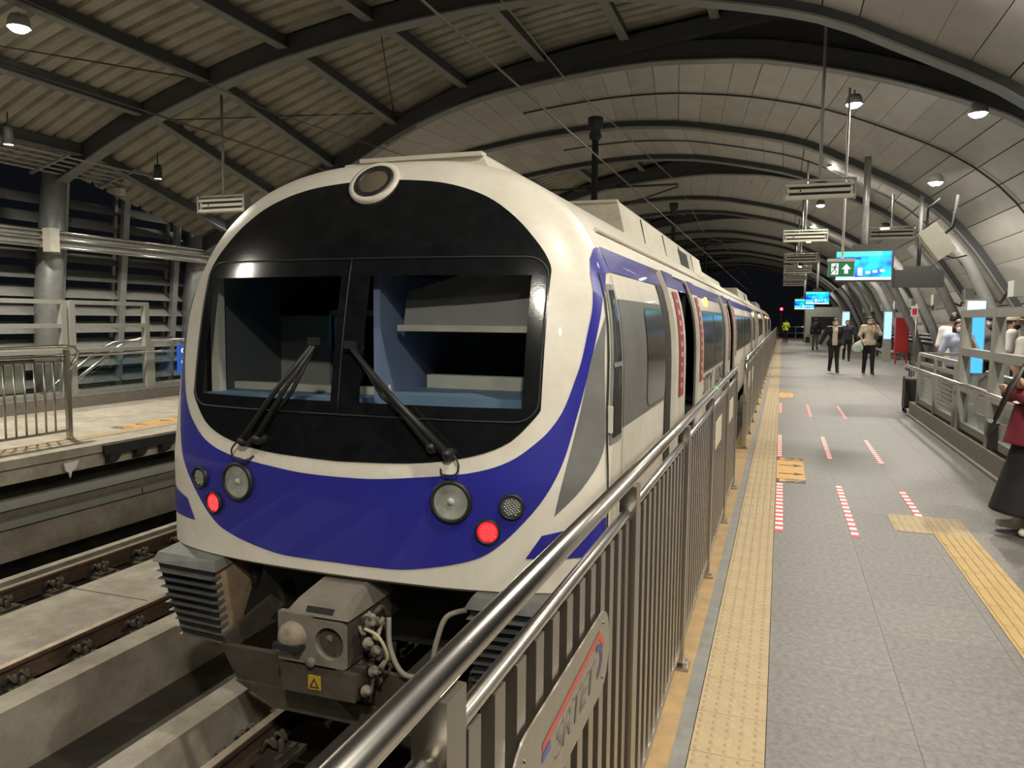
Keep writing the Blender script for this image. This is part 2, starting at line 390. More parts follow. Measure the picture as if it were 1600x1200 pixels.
obj('junction_box', MB().box(-13.38, -13.18, 10.9, 11.1, 2.75, 3.2), CREAM, wall_left, label='cream junction box')
for y, z in ((8.8, 4.1), (12.6, 4.08)):
    obj('junction_box', MB().box(-13.35, -13.22, y, y+.16, z, z+.14), CREAM, wall_left)

# ================================================================== RIGHT SIDE WALL
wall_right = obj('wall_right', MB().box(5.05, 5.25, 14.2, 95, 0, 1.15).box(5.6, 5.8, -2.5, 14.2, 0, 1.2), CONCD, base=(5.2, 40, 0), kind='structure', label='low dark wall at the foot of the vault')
for z in (.85, 1.0, 1.12): obj('conduit', MB().tube([(5.0, 14.3, z), (5.0, 70, z)], .035, 8), GALV, wall_right)
for y in FR[5:16:1]:
    if y > 62: continue
    obj('vault_leg', MB().tube([(4.95, y-.35, 0), (4.45, y-.35, 1.45), (3.75, y-.35, 2.9), (3.2, y-.2, 3.6)], .13, 12), RSTEELF, wall_right)
for y in FR[4:12]:
    obj('cable_run', MB().tube([(4.5, y, 2.0), (4.3, y+1.3, 2.25), (4.32, y+2.7, 2.2), (4.5, y+4, 2.0)], .03, 6), RUBBER, wall_right)
    obj('wall_box', MB().box(4.05, 4.25, y+1.2, y+1.6, 2.05, 2.35), GREYS, wall_right)

# ================================================================== FLOORS
floor = obj('floor', MB().box(-0.72, 6.2, -2.5, 95, -0.35, -0.012).box(-0.72, -0.50, -2.5, 95, -0.012, 0), [CONCD], base=(2, 10, -0.35), kind='structure', label='grey speckled platform floor beside the train')
obj('platform_plate', MB().box(-0.72, -0.50, 7.4, 9.5, 0, 0.008), DIRTY, floor, label='dark ribbed metal edge plate')
T = 0.53
tmes = [MB().box(0.0007, T-.0007, 0.0007, T-.0007, -0.012, 0).mesh('floor_tile', t) for t in TILE]
for i in range(40):
    for j in range(6):
        x = 0.0005+j*T; y = 0.9+i*T
        if x > 2.0 : continue
        inst('floor_tile', random.choice(tmes), (x, y, 0), floor)
obj('floor_tile', MB().box(0.0005, 2.06, -2.5, 0.9, -0.012, 0).box(0.0005, 2.06, 0.9+40*T, 95, -0.012, 0).box(2.1235, 6.2, -2.5, 0.9+40*T, -0.012, 0).box(2.06, 6.2, 0.9+40*T, 95, -0.012, 0), TILE[0], floor, kind='stuff')
obj('edge_strip', MB().box(-0.50, -0.318, -2.5, 95, -.012, 0.001), mk('edge_tan', (.33, .22, .10), .7, var=.15, scale=9, dirt=(.16, .11, .06), dscale=6, damt=.6), floor, label='worn tan painted edge strip')
obj('edge_channel', MB().box(-0.318, -0.262, -2.5, 95, -.012, 0.004), mk('edge_metal', (.20, .20, .19), .5, .4, var=.2, scale=10), floor)
# tactile tiles: domes near, bars further on
def tact_mesh(kind, mat):
    mb = MB().box(0.0015, 0.2585, 0.0015, 0.2985, -0.012, 0.004)
    if kind == 'dome':
        for a in range(5):
            for b in range(6): mb.lathe([(0.017, .004), (.013, .0075), (.006, .009), (0.0005, .009)], (0.026+a*.0515, 0.025+b*.05, 0), n=8)
    else:
        for a in range(5): mb.hexa([(0.014+a*.0515, .01, .004), (.038+a*.0515, .01, .004), (.038+a*.0515, .29, .004), (.014+a*.0515, .29, .004), (.019+a*.0515, .014, .009), (.033+a*.0515, .014, .009), (.033+a*.0515, .286, .009), (.019+a*.0515, .286, .009)])
    return mb.mesh('tactile_tile', mat)
dome, barm, bary = tact_mesh('dome', TACT), tact_mesh('bar', TACT), tact_mesh('bar', TACTY)
for i in range(190):
    y = 0.3+i*0.3
    inst('tactile_tile', dome if y < 6.3 else barm, (-0.26, y, 0), floor)
obj('tactile_tile', MB().box(-0.26, 0.0, 57.3, 95, -.012, .006), TACT, floor, kind='stuff')
for i in range(20): inst('tactile_tile', bary, (1.11, 6.2-0.3*(i+1), 0), floor)
for i in range(2):
    for j in range(2): inst('tactile_tile', dome, (0.853+.26*i, 6.2+.235*j, 0.0003*j), floor)
# red and white boarding tapes
def tape(x, y0, y1, label, w_=0.05, xs=0.0):
    mb = MB(); n = int((y1-y0)/0.068); dy = (y1-y0)/n
    for k in range(n): mb.box(x-w_/2, x+w_/2, y0+k*dy, y0+(k+1)*dy, 0.0, 0.0022, k % 2)
    return obj('floor_tape', mb, [TRED, TWHITE], base=(x, y0, 0), label=label, cat='tape', group='red and white boarding tapes')
tape(0.035, 5.87, 7.65, 'red and white striped tape against the tactile strip, before the arrow sticker', .055)
tape(0.56, 5.9, 7.72, 'long red and white striped tape in mid floor, before the arrow sticker')
tape(1.094, 6.68, 7.73, 'short striped tape ending at the tan tactile crosspiece')
tape(0.03, 9.15, 10.95, 'red and white striped tape against the tactile strip, past the arrow sticker')
tape(0.57, 9.2, 10.98, 'red and white striped tape in mid floor, past the arrow sticker')
tape(1.09, 9.1, 10.9, 'striped tape on the escalator side of the floor, past the arrow sticker')
for x, y0, y1, l in ((0.03, 13.6, 15.3, 'faded pink tape beside the tactile strip'), (0.50, 13.2, 15.2, 'faded pale tape in mid floor, far along the platform'), (1.02, 13.2, 15.2, 'faded pink tape nearer the escalator railing')):
    obj('floor_tape', MB().box(x-.025, x+.025, y0, y1, 0, .002), mk('tape_faded', (0.55, 0.25, 0.25), .6), base=(x, y0, 0), label=l, cat='tape', group='faded boarding tapes')
def arrow_sticker(x0, y0, L, label, wd=0.27, flip=1, z=0.0):
    e = empty('boarding_sticker', (x0, y0, z), label=label, cat='floor sticker', group='orange boarding stickers')
    X = lambda t: x0+flip*t*wd
    B = lambda mb, a, b, c, d_, zz: mb.box(min(X(a), X(b)), max(X(a), X(b)), y0+c*L, y0+d_*L, z, z+zz)
    obj('sheet', B(MB(), 0, 1, 0, 1, .002), ORANGE, e)
    mb = MB()
    for c in (0.0, 0.88): B(mb, 0, 1, c, c+.12, .0028)
    obj('end_band', mb, INKG, e)
    for c in (0.32, 0.66):
        mb = MB(); B(mb, .08, .9, c-.012, c+.012, .0032)
        zz = z+.0032; yy = y0+c*L
        for s_ in (-1, 1): mb.add([(X(.98), yy, zz), (X(.6), yy+s_*.055*L, zz), (X(.66), yy+s_*.015*L, zz)], [(0, 1, 2)])
        obj('arrow', mb, INK, e)
    for c, s_ in ((0.06, 1), (0.94, -1)):
        mb = MB(); yy = y0+c*L; zz = z+.0036
        B(mb, .1, .3, c-.045, c+.045, .0034); mb.add([(X(.3), yy-.02*L, zz), (X(.3), yy+.02*L, zz), (X(.95), yy+.03*L*s_, zz)], [(0, 1, 2)])
        mb.add([(X(.6), yy-.045*L, zz), (X(.98), yy+.045*L*s_, zz), (X(.75), yy+.045*L, zz)], [(0, 1, 2)])
        obj('bent_arrow', mb, ORANGE, e)
    return e
arrow_sticker(0.004, 7.72, 1.4, 'orange sticker with black arrows between the two rows of striped tape')
arrow_sticker(0.004, 16.3, 1.4, 'orange arrow sticker beyond the faded tapes')
# escalator void parapet kerb on the platform
kerb = obj('trim_1', MB().box(2.06, 2.22, 5.0, 14.2, 0, 0.23).box(2.22, 3.6, 14.05, 14.2, 0, .23).box(2.02, 2.06, 5.0, 14.24, 0, .03), mk('kerb_stone', (0.20, 0.185, 0.16), .7, var=.2, scale=20), base=(2.1, 10, 0), kind='structure', label='low stone kerb around the escalator opening')
# opposite platform
LP = -7.70
floor_left = obj('floor_left', MB().box(-13.9, LP, -2.5, 70, -0.10, 0).box(-13.9, LP-.04, -2.5, 70, -0.27, -0.115), [CONC], base=(-10, 10, -.27), kind='structure', label='opposite platform slab with stained concrete edge')
obj('tactile_strip', MB().box(-8.42, -8.14, -2.5, 70, 0, 0.006), TACT, floor_left)
mb = MB()
for i in range(60):
    for a in range(4): mb.lathe([(.02, .006), (.012, .011), (.0005, .012)], (-8.385+.07*a, 4.5+i*.1, 0), n=6)
obj('tactile_domes', mb, TACT, floor_left, kind='stuff')
arrow_sticker(-8.43, 8.0, 1.3, 'orange arrow sticker on the opposite platform past its railing end', flip=-1)
arrow_sticker(-8.43, 9.6, 1.3, 'orange arrow sticker on the opposite platform beside the train nose', flip=-1)
mb = MB().box(LP, LP+.05, 6.95, 12, -.14, -.02)
for i in range(12): mb.hexa([(LP-.02, 7.0+i*.42, -.26), (LP+.05, 7.0+i*.42, -.22), (LP+.05, 7.14+i*.42, -.22), (LP-.02, 7.14+i*.42, -.26), (LP-.02, 7.0+i*.42, -.13), (LP+.06, 7.0+i*.42, -.13), (LP+.06, 7.2+i*.42, -.13), (LP-.02, 7.2+i*.42, -.13)])
obj('edge_buffer', mb, RUBBER, floor_left, label='black rubber edge buffer')
obj('lime_stain', MB().prism([(6.42, -.15), (6.62, -.14), (6.58, -.22), (6.52, -.26), (6.50, -.33), (6.485, -.27), (6.44, -.24)], 'x', LP-.02, LP+.003), TWHITE, floor_left, label='white lime drip stain')
mb = MB().box(-11.3, -11.06, 3, 30, 0, 0.20)
obj('trim_2', mb, bpy.data.materials['kerb_stone'], base=(-11.2, 10, 0), kind='structure', label='stone kerb below the opposite escalator railing')

# ================================================================== TRACKS
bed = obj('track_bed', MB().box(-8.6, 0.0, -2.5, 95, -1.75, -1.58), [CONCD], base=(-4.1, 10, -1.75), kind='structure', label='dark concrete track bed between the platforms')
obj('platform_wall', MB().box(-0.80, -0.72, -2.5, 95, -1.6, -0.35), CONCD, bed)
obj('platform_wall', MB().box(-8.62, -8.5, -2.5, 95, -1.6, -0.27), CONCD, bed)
for z0, z1, x, m in ((-.62, -.51, -8.02, GREYS), (-.73, -.62, -8.06, DIRTYL), (-.82, -.73, -7.98, GREYS), (-1.2, -.84, -8.03, CONC)):
    obj('cable_trough', MB().box(-8.45, x, -2.5, 70, z0, z1-.004), m, bed)
for y in np.arange(3, 20, 2.4): obj('trough_joint', MB().box(-8.02, -7.972, y, y+.012, -.82, -.735), CONCD, bed)
TRK = (-6.0, -2.23)
ZR_ = -1.0
slab_y = [-2.5, 0.5, 5.49, 10.5, 15.5, 20.5, 30, 95]
for a, b in zip(slab_y[:-1], slab_y[1:]):
    obj('track_slab', MB().box(TRK[0]-.52, TRK[0]+.50, a+.012, b-.012, -1.58, -1.15), CONC, bed)
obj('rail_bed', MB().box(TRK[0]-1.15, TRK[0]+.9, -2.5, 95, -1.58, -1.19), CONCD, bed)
obj('guard_upstand', MB().hexa([(-7.12, -2.5, -1.2), (-6.95, -2.5, -1.2), (-6.95, 95, -1.2), (-7.12, 95, -1.2), (-7.10, -2.5, -1.03), (-7.0, -2.5, -1.03), (-7.0, 95, -1.03), (-7.10, 95, -1.03)]), CONC, bed)
obj('low_wall', MB().box(-5.04, -4.81, -2.5, 95, -1.58, -1.10), CONC, bed)
obj('low_wall', MB().hexa([(-3.72, -2.5, -1.58), (-3.40, -2.5, -1.58), (-3.40, 95, -1.58), (-3.72, 95, -1.58), (-3.70, -2.5, -1.10), (-3.50, -2.5, -1.10), (-3.50, 95, -1.10), (-3.70, 95, -1.10)]), CONC, bed)
obj('low_wall', MB().box(-1.35, -1.1, -2.5, 95, -1.58, -1.12), CONC, bed)
rp = [(-.07, -.15), (.07, -.15), (.07, -.138), (.012, -.12), (.012, -.035), (.036, -.028), (.036, -.004), (.03, 0), (-.03, 0), (-.036, -.004), (-.036, -.028), (-.012, -.035), (-.012, -.12), (-.07, -.138)]
def fastener():
    mb = MB().box(-.20, .20, -.10, .10, -.150, -.125).box(-.24, .24, -.14, .14, -.185, -.150)
    for s_ in (-1, 1):
        for q in (-.05, .05): mb.tube(spline([(s_*.06, q-.03, -.12), (s_*.10, q-.02, -.045), (s_*.15, q, -.09), (s_*.11, q+.02, -.05), (s_*.06, q+.03, -.11)], 3), .014, 6)
        mb.lathe([(.026, -.13), (.026, -.085), (.012, -.06), (.001, -.058)], (s_*.15, 0, 0), n=6)
    return mb
fme = fastener().mesh('rail_fastener', DIRTY)
labels = {(0, -1): 'rusty running rail on the empty track, along the opposite platform', (0, 1): 'rusty running rail on the empty track, along the drain channel', (1, -1): 'running rail under the train beside the drain channel', (1, 1): 'running rail under the train on the platform side'}
for t in (0, 1):
    for s_ in (-1, 1):
        x = TRK[t]+s_*.7175+s_*.036
        r = obj('track_rail', MB().prism([(x+a, ZR_+b) for a, b in rp], 'y', -2.5, 95), RAILS, base=(x, 5, ZR_-.15), label=labels[(t, s_)], cat='rail')
        obj('rail_head', MB().box(x-.029, x+.029, -2.5, 95, ZR_, ZR_+.002), RAILT, r)
        if t == 0 or s_ == -1:
            for k in range(16): inst('rail_fastener', fme, (x, 1.65+.535*k+(.05 if s_ > 0 else 0), ZR_), r)
# ================================================================== LAMPS
def downlight(x, y, z, power, label, pend=0.0, group='roof downlights'):
    e = empty('downlight', (x, y, z), label=label, cat='lamp', group=group)
    obj('housing', MB().lathe([(.0, .16), (.10, .16), (.13, .10), (.15, 0), (.14, -.005), (.12, .03), (0, .03)], (x, y, z), n=20), GREYS, e)
    obj('lamp_disc', MB().lathe([(.12, .01), (.11, -.03), (.07, -.055), (.001, -.062)], (x, y, z), n=20), LAMPM, e)
    if pend: obj('stem', MB().tube([(x, y, z+.15), (x, y, z+.15+pend)], .015, 6), GREYS, e)
    if power: light(e, (x, y, z-.09), power, size=2.75, blend=.5)
    return e
for k, y in enumerate((-2.2, 2.3, 9.0, 15.2, 21.1, 27.8, 33.8, 40.0, 48, 58, 68)):
    downlight(1.07, y, 5.42, 900 if y < 0 else 420, 'round lit downlight under the vault over the tactile platform', .1)
for k, y in enumerate((-2.0, 5.5, 14.1, 17.5, 25.5, 33)):
    downlight(2.80, y, 4.85 if y in (14.1,) else 4.35, 260, 'round lit downlight low on the curve of the vault above the escalators', .0)
for k, y in enumerate((0.3, 7.8, 15.2, 22.7, 30.2, 38)):
    downlight(-9.84, y, 5.40, 760, 'bright round floodlight fixed under the ribbed roof sheets over the far platform', .05, 'floodlights over the far platform')
for y in (6.0, 9.16, 12.3, 15.0):
    e = empty('spotlight', (-11.9, y, 4.28), label='small hanging spotlight at the top of the louvred wall', cat='lamp', group='spotlights on the louvred wall')
    obj('can', MB().lathe([(.0, .28), (.06, .28), (.07, .2), (.09, 0), (.08, 0), (.06, .06)], (-11.9, y, 4.28), n=16), RSTEELD, e)
    obj('lamp_disc', MB().lathe([(.001, .02), (.075, .02), (.075, .012)], (-11.9, y, 4.28), n=16), em('spot_disc', (1, .97, .9), 25), e)
    obj('stem', MB().tube([(-11.9, y, 4.54), (-11.9, y, 4.8)], .012, 6), RSTEELD, e)
    light(e, (-11.9, y, 4.25), 110, size=2.3, blend=.6)

# ================================================================== TRAIN
XC = -2.23; W_, ZR0, HT, NN, DD, PP, Y0, RK, Z0 = 1.405, 1.1, 1.38, 2.7, .46, 2.6, 3.50, .15, .7
def awid(z): 
    b = max(0.0, (z-ZR0)/HT); return max(0.0, 1-b**NN)**(1/NN)
def Sf(dx, z): return ((abs(dx)/W_)**NN+max(0.0, (z-ZR0)/HT)**NN)**(1/NN)
def Yf(z): return Y0+RK*max(0.0, z-Z0)
def nY(dx, z):
    s = min(.9995, Sf(dx, z)); return Yf(z)+DD*(1-(1-s**PP)**(1/PP))
def npt(dx, z, off=0.0):
    e = 1e-3; p = Vector((dx, nY(dx, z), z))
    if off:
        gx = (nY(dx+e, z)-nY(dx-e, z))/(2*e); gz = (nY(dx, z+e)-nY(dx, z-e))/(2*e)
        n = Vector((gx, -1, gz)).normalized(); p += n*off
    return Vector((XC+p.x, p.y, p.z))
def nnorm(dx, z):
    return (npt(dx, z, 1)-npt(dx, z, 0)).normalized()
def spt(y, z, off=0.0, side=1):
    if y < Yf(z)+DD-.002:
        q = max(0.0, min(1.0, (y-Yf(z))/DD)); s_ = (1-(1-q)**PP)**(1/PP); b = max(0.0, (z-ZR0)/HT)
        dx = W_*max(0.0, s_**NN-b**NN)**(1/NN); p = npt(dx, z, off); return Vector((XC+side*(p.x-XC), p.y, p.z))
    a = W_*awid(z); e = 1e-3; da = W_*(awid(z+e)-awid(z-e))/(2*e); n = Vector((1, 0, -da)).normalized()
    return Vector((XC+side*(a+n.x*off), y, z+n.z*off))
train = empty('train', (XC, 4, ZR_), label='white and blue commuter train with a black rounded nose standing at the platform', cat='train')
ZB = 0.155
zrows = list(np.linspace(ZB, ZR0, 34))+[ZR0+HT*math.sin(t) for t in np.linspace(0, PI/2, 50)[1:-1]]
ks = [-1+.0]+[]
kk = np.concatenate([-np.linspace(1, .9, 14), -np.linspace(.9, .0, 38)[1:]]); kk = np.concatenate([kk, -kk[::-1][1:]])
rows = [[npt(k*W_*awid(z)*.9999, z) for k in kk] for z in zrows]
def hole(i, j):
    p = rows[i][j]; q = rows[i+1][j+1]; dx = (p.x+q.x)/2-XC; z = (p.z+q.z)/2
    return abs(dx) < 1.045 and 1.075 < z < 1.80
nose = MB().grid(rows, 0, True, hole)
ztop = ZR0+HT
top = [npt(0, ztop-.0008)]*len(kk)
nose.grid([rows[-1], [Vector((p.x*.3+XC*.7, nY(0, ztop-.001), ztop-.0008)) for p in rows[-1]]], 0, True)
# ring from the nose edge back to the straight body
YB = 4.32
def ring(y=None):
    L_ = [rows[i][0] for i in range(len(zrows))]; R2 = [rows[i][-1] for i in range(len(zrows))][::-1]
    P = L_+[Vector((XC, nY(0, ztop-.001), ztop-.0008))]+R2
    return P if y is None else [Vector((p.x, y, p.z)) for p in P]
steps = [[Vector((p.x, lerp(p.y, YB, t), p.z)) for p in ring()] for t in np.linspace(0, 1, 8)]
nose.grid(steps, 0, True)
# lower return edge
nose.grid([[Vector((p.x, p.y, ZB)) for p in rows[0]], [Vector((XC+(p.x-XC)*.97, p.y+.05, ZB-.03)) for p in rows[0]]], 0, True)
obj('nose_shell', nose, WHITE, train, label='white moulded cab nose')
# ---- black mask with two windscreen openings
ZT = spline([(0, 2.335), (.4, 2.30), (.68, 2.215), (.87, 2.09), (1.01, 1.945), (1.075, 1.85), (1.092, 1.80)], 8)
ZBm = spline([(0, .778), (.45, .797), (.75, .845), (.94, .92), (1.05, 1.03), (1.092, 1.088)], 8)
zt = lambda dx: float(np.interp(abs(dx), [p[0] for p in ZT], [p[1] for p in ZT]))
zb = lambda dx: float(np.interp(abs(dx), [p[0] for p in ZBm], [p[1] for p in ZBm]))
WIN = [(-1.0, -.07), (.11, 1.0)]; WZ0, WZ1 = 1.095, 1.775
cols = sorted(set(list(np.round(np.linspace(-1.0, -.07, 22), 4))+list(np.round(np.linspace(-.07, .11, 8), 4))+list(np.round(np.linspace(.11, 1.0, 22), 4))+[-1.092, -1.085, -1.07, -1.05, -1.025, 1.025, 1.05, 1.07, 1.085, 1.092]))
def mrow(dx):
    a, b = zb(dx), zt(dx); a2 = max(a, WZ0) if a > WZ0 else WZ0
    return list(np.linspace(a, a2, 8))+list(np.linspace(a2, min(WZ1, b), 14))[1:]+list(np.linspace(min(WZ1, b), b, 12))[1:]
MR = [mrow(c) for c in cols]
def inwin(i, j):
    c = (cols[i]+cols[i+1])/2; return 7 <= j < 20 and any(a < c < b for a, b in WIN)
mask = MB().grid([[npt(c, z, .006) for z in R] for c, R in zip(cols, MR)], 0, True, inwin)
maskp = obj('windscreen_surround', mask, BLACK, train, label='glossy black front mask')
for a, b in WIN:
    cs = np.linspace(a, b, 16); zs = np.linspace(WZ0, WZ1, 10)
    obj('windscreen_pane', MB().grid([[npt(c, z, .002) for z in zs] for c in cs], 0, True), WGLASS, maskp)
# raised gasket line around the whole windscreen
gp = []
for cx_, cz_, a0 in ((.965, 1.765, 0), (-.965, 1.765, 90), (-.965, 1.13, 180), (.965, 1.13, 270)):
    for t in range(0, 91, 15): gp.append((cx_+.115*math.cos(math.radians(a0+t)), cz_+.105*math.sin(math.radians(a0+t))))
gp.append(gp[0])
gp2 = []
for p, q in zip(gp[:-1], gp[1:]):
    for t in np.linspace(0, 1, 4 if abs(p[0]-q[0])+abs(p[1]-q[1]) < .2 else 14)[:-1]: gp2.append((lerp(p[0], q[0], t), lerp(p[1], q[1], t)))
obj('gasket', MB().tube([npt(a, z, .007) for a, z in gp2+[gp2[0]]], .006, 6, cap=False), RUBBER, maskp)
obj('seam', MB().tube([npt(-.02, z, .008) for z in np.linspace(1.03, 1.865, 12)], .004, 6), RUBBER, maskp)
# ---- cab interior
cabi = obj('cab_interior', MB().box(XC-1.15, XC+1.15, 5.0, 5.05, .3, 1.95, 0).box(XC-1.2, XC-1.15, 3.95, 5.0, .3, 1.95, 0).box(XC+1.15, XC+1.2, 4.0, 5.0, .3, 1.95, 0).box(XC-1.15, XC+1.15, 4.05, 5.0, 1.92, 1.95, 0), INTER, train)
obj('desk', MB().box(XC+.1, XC+1.14, 3.80, 4.3, .4, 1.12).box(XC-1.14, XC-.05, 3.80, 4.1, .4, 1.08), DESK, cabi)
obj('desk_ledge', MB().box(XC+.16, XC+1.05, 4.28, 4.36, 1.08, 1.20).box(XC-1.15, XC-.06, 4.1, 4.16, 1.08, 1.125), CREAM, cabi, label='white desk ledge')
obj('blind', MB().hexa([(XC+.17, 3.95, 1.50), (XC+1.05, 3.95, 1.50), (XC+1.05, 3.97, 1.50), (XC+.17, 3.97, 1.50), (XC+.17, 4.0, 1.70), (XC+1.05, 4.0, 1.95), (XC+1.05, 4.02, 1.95), (XC+.17, 4.02, 1.70)]), BLIND, cabi, label='grey pull-down sun blind')
obj('blind_bar', MB().box(XC+.14, XC+1.05, 3.93, 3.97, 1.475, 1.51), CREAM, cabi)
obj('partition', MB().box(XC+.06, XC+.10, 3.80, 4.9, .4, 1.80), BLUEG, cabi)
obj('rear_bulkhead', MB().box(XC-1.2, XC-.75, 4.6, 4.65, .4, 1.6).box(XC-1.2, XC-.05, 4.6, 4.65, 1.56, 1.60).box(XC-.72, XC-.5, 4.62, 4.65, 1.1, 1.55), GREYS, cabi)
obj('window_post', MB().box(XC-1.16, XC-1.1, 3.9, 3.96, 1.0, 1.8), CREAM, cabi)
obj('grab_pole', MB().tube([(XC-.32, 4.9, .4), (XC-.32, 4.9, 1.6)], .016, 8), YELLOW, cabi)
for x in (.2, 1.0): obj('blind_handle', MB().tube([(XC+x, 3.72, 1.18), (XC+x+.02, 3.70, 1.13), (XC+x+.03, 3.70, 1.07)], [.008, .008, .02], 8), CREAM, cabi)
obj('cab_screen', MB().box(XC-.62, XC-.52, 4.58, 4.6, 1.44, 1.54), em('cab_screen', (0.05, 0.35, 0.8), 1.5), cabi)
# ---- blue crescent, sweeping up into the side stripe
IN = [(0, .695), (.22, .70), (.43, .72), (.75, .762), (.95, .828), (1.09, .935), (1.16, 1.02), (1.205, 1.11), (1.243, 1.24), (1.267, 1.338), (1.285, 1.48), (1.296, 1.60), (1.29, 1.70)]
OUT = [(0, .222), (.20, .222), (.42, .232), (.72, .295), (.88, .37), (1.04, .53), (1.15, .685), (1.215, .845), (1.262, 1.06), (1.285, 1.18), (1.318, 1.40), (1.333, 1.56), (1.332, 1.66)]
I_, O_ = spline(IN, 5), spline(OUT, 5)
I_ = [(-a, b) for a, b in I_[::-1]][:-1]+I_; O_ = [(-a, b) for a, b in O_[::-1]][:-1]+O_
obj('blue_crescent', MB().grid([[npt(lerp(a[0], b[0], t), lerp(a[1], b[1], t), .004) for t in np.linspace(0, 1, 9)] for a, b in zip(I_, O_)], 0, True), BLUE, train, label='deep blue crescent across the nose')
# blue flash low on each corner
for s_ in (-1, 1):
    pts = [[npt(s_*lerp(lerp(1.043, 1.12, t), 1.395, u), lerp(.334, lerp(.455, .52, u), t), .004) for u in np.linspace(0, 1, 14)] for t in np.linspace(0, 1, 6)]
    obj('corner_flash', MB().grid(pts, 0, True), BLUE, train)
# ---- lamps on the nose
def nlamp(name, dx, z, r, kind, label=None):
    o = npt(dx, z, .002); n = nnorm(dx, z)
    e = obj(name, MB().lathe([(r*1.0, -.02), (r*1.16, .0), (r*1.14, .018), (r*1.0, .024), (r*.93, .016), (r*.9, .004)], o, n, 32), RUBBER, train, label=label)
    if kind == 'head':
        obj('reflector', MB().lathe([(r*.95, .014), (r*.7, .009), (r*.25, .006), (.001, .005)], o, n, 32), CHROME, e)
        obj('bulb', MB().lathe([(.02, .006), (.016, .016), (.001, .02)], o, n, 12), CREAM, e)
        obj('lens', MB().lathe([(r*.94, .016), (r*.6, .024), (.001, .027)], o, n, 32), CLEAR, e)
    else:
        m = REDL if kind == 'red' else mk('signal_grey', (.10, .11, .11), .25)
        obj('lens', MB().lathe([(r*.93, .010), (r*.6, .014), (.001, .015)], o, n, 32), m, e)
        mb = MB(); u = n.orthogonal().normalized(); q = n.cross(u)
        for a in range(-3, 4):
            for b in range(-3, 4):
                if a*a+b*b > 10: continue
                mb.lathe([(.006, 0), (.004, .004), (.0005, .005)], o+n*.014+u*(a*r*.22)+q*(b*r*.22+(a % 2)*r*.1), n, 6)
        obj('diodes', mb, em('red_diode', (1, .06, .06), .9) if kind == 'red' else GREYS, e)
for s_ in (-1, 1):
    nlamp('headlamp', s_*.663, .612, .098, 'head')
    nlamp('tail_lamp', s_*.855, .468, .058, 'red', 'lit red tail lamp')
    nlamp('signal_lamp', s_*.973, .603, .058, 'off', 'unlit grey signal lamp')
o = npt(0.005, 2.315, .004); n = nnorm(0.005, 2.315)
e = obj('top_lamp', MB().lathe([(.155, -.03), (.155, .01), (.118, .014), (.118, .0)], o, n, 32), WHITE, train)
obj('black_ring', MB().lathe([(.122, .0), (.122, .016), (.095, .020), (.088, .008)], o, n, 32), RUBBER, e)
obj('lens', MB().lathe([(.09, .008), (.06, .02), (.001, .026)], o, n, 32), mk('amber_lens', (.30, .25, .17), .2, .6), e)
# ---- wipers
for (b1, b2, tip, lab) in (((-.60, .845), (-.50, .865), (-.175, 1.40), 0), ((.645, .855), (.56, .885), (.055, 1.385), 1)):
    wp = obj('wiper', MB().tube([npt(*b1, .05), npt(lerp(b1[0], tip[0], .5), lerp(b1[1], tip[1], .5), .075), npt(*tip, .05)], [.024, .016, .012], 8), RUBBER, train, label='black pantograph windscreen wiper')
    obj('second_arm', MB().tube([npt(*b2, .05), npt(lerp(b2[0], tip[0], .5), lerp(b2[1], tip[1], .5), .06), npt(tip[0]+.01, tip[1]-.01, .05)], [.022, .014, .012], 8), RUBBER, wp)
    mid = (lerp(b1[0], tip[0], .55), lerp(b1[1], tip[1], .55)); sx = -1 if lab == 0 else 1
    obj('blade', MB().tube([npt(tip[0]-sx*.01, tip[1]+.02, .03), npt(mid[0]-sx*.06, mid[1]-.02, .03), npt(b2[0]-sx*.02, b2[1]+.06, .03)], .012, 6), RUBBER, wp)
    obj('clamp', MB().bar(npt(tip[0]-.028, tip[1]+.01, .05), npt(tip[0]+.028, tip[1]+.01, .05), .035, .04), RUBBER, wp)
    for bb in (b1, b2): obj('spindle', MB().lathe([(.032, -.01), (.032, .05), (.018, .075), (.001, .08)], npt(*bb, .0), nnorm(*bb), 14), RUBBER, wp)
    cx, cz = b1[0]+sx*.03, b1[1]
    obj('washer_hose', MB().tube(spline([npt(cx, cz, .05), npt(cx+sx*.035, cz-.05, .06), npt(cx+sx*.02, cz-.10, .05), npt(cx-sx*.05, cz-.105, .04), npt(cx-sx*.075, cz-.08, .0)], 6), .0055, 6), RUBBER, wp)
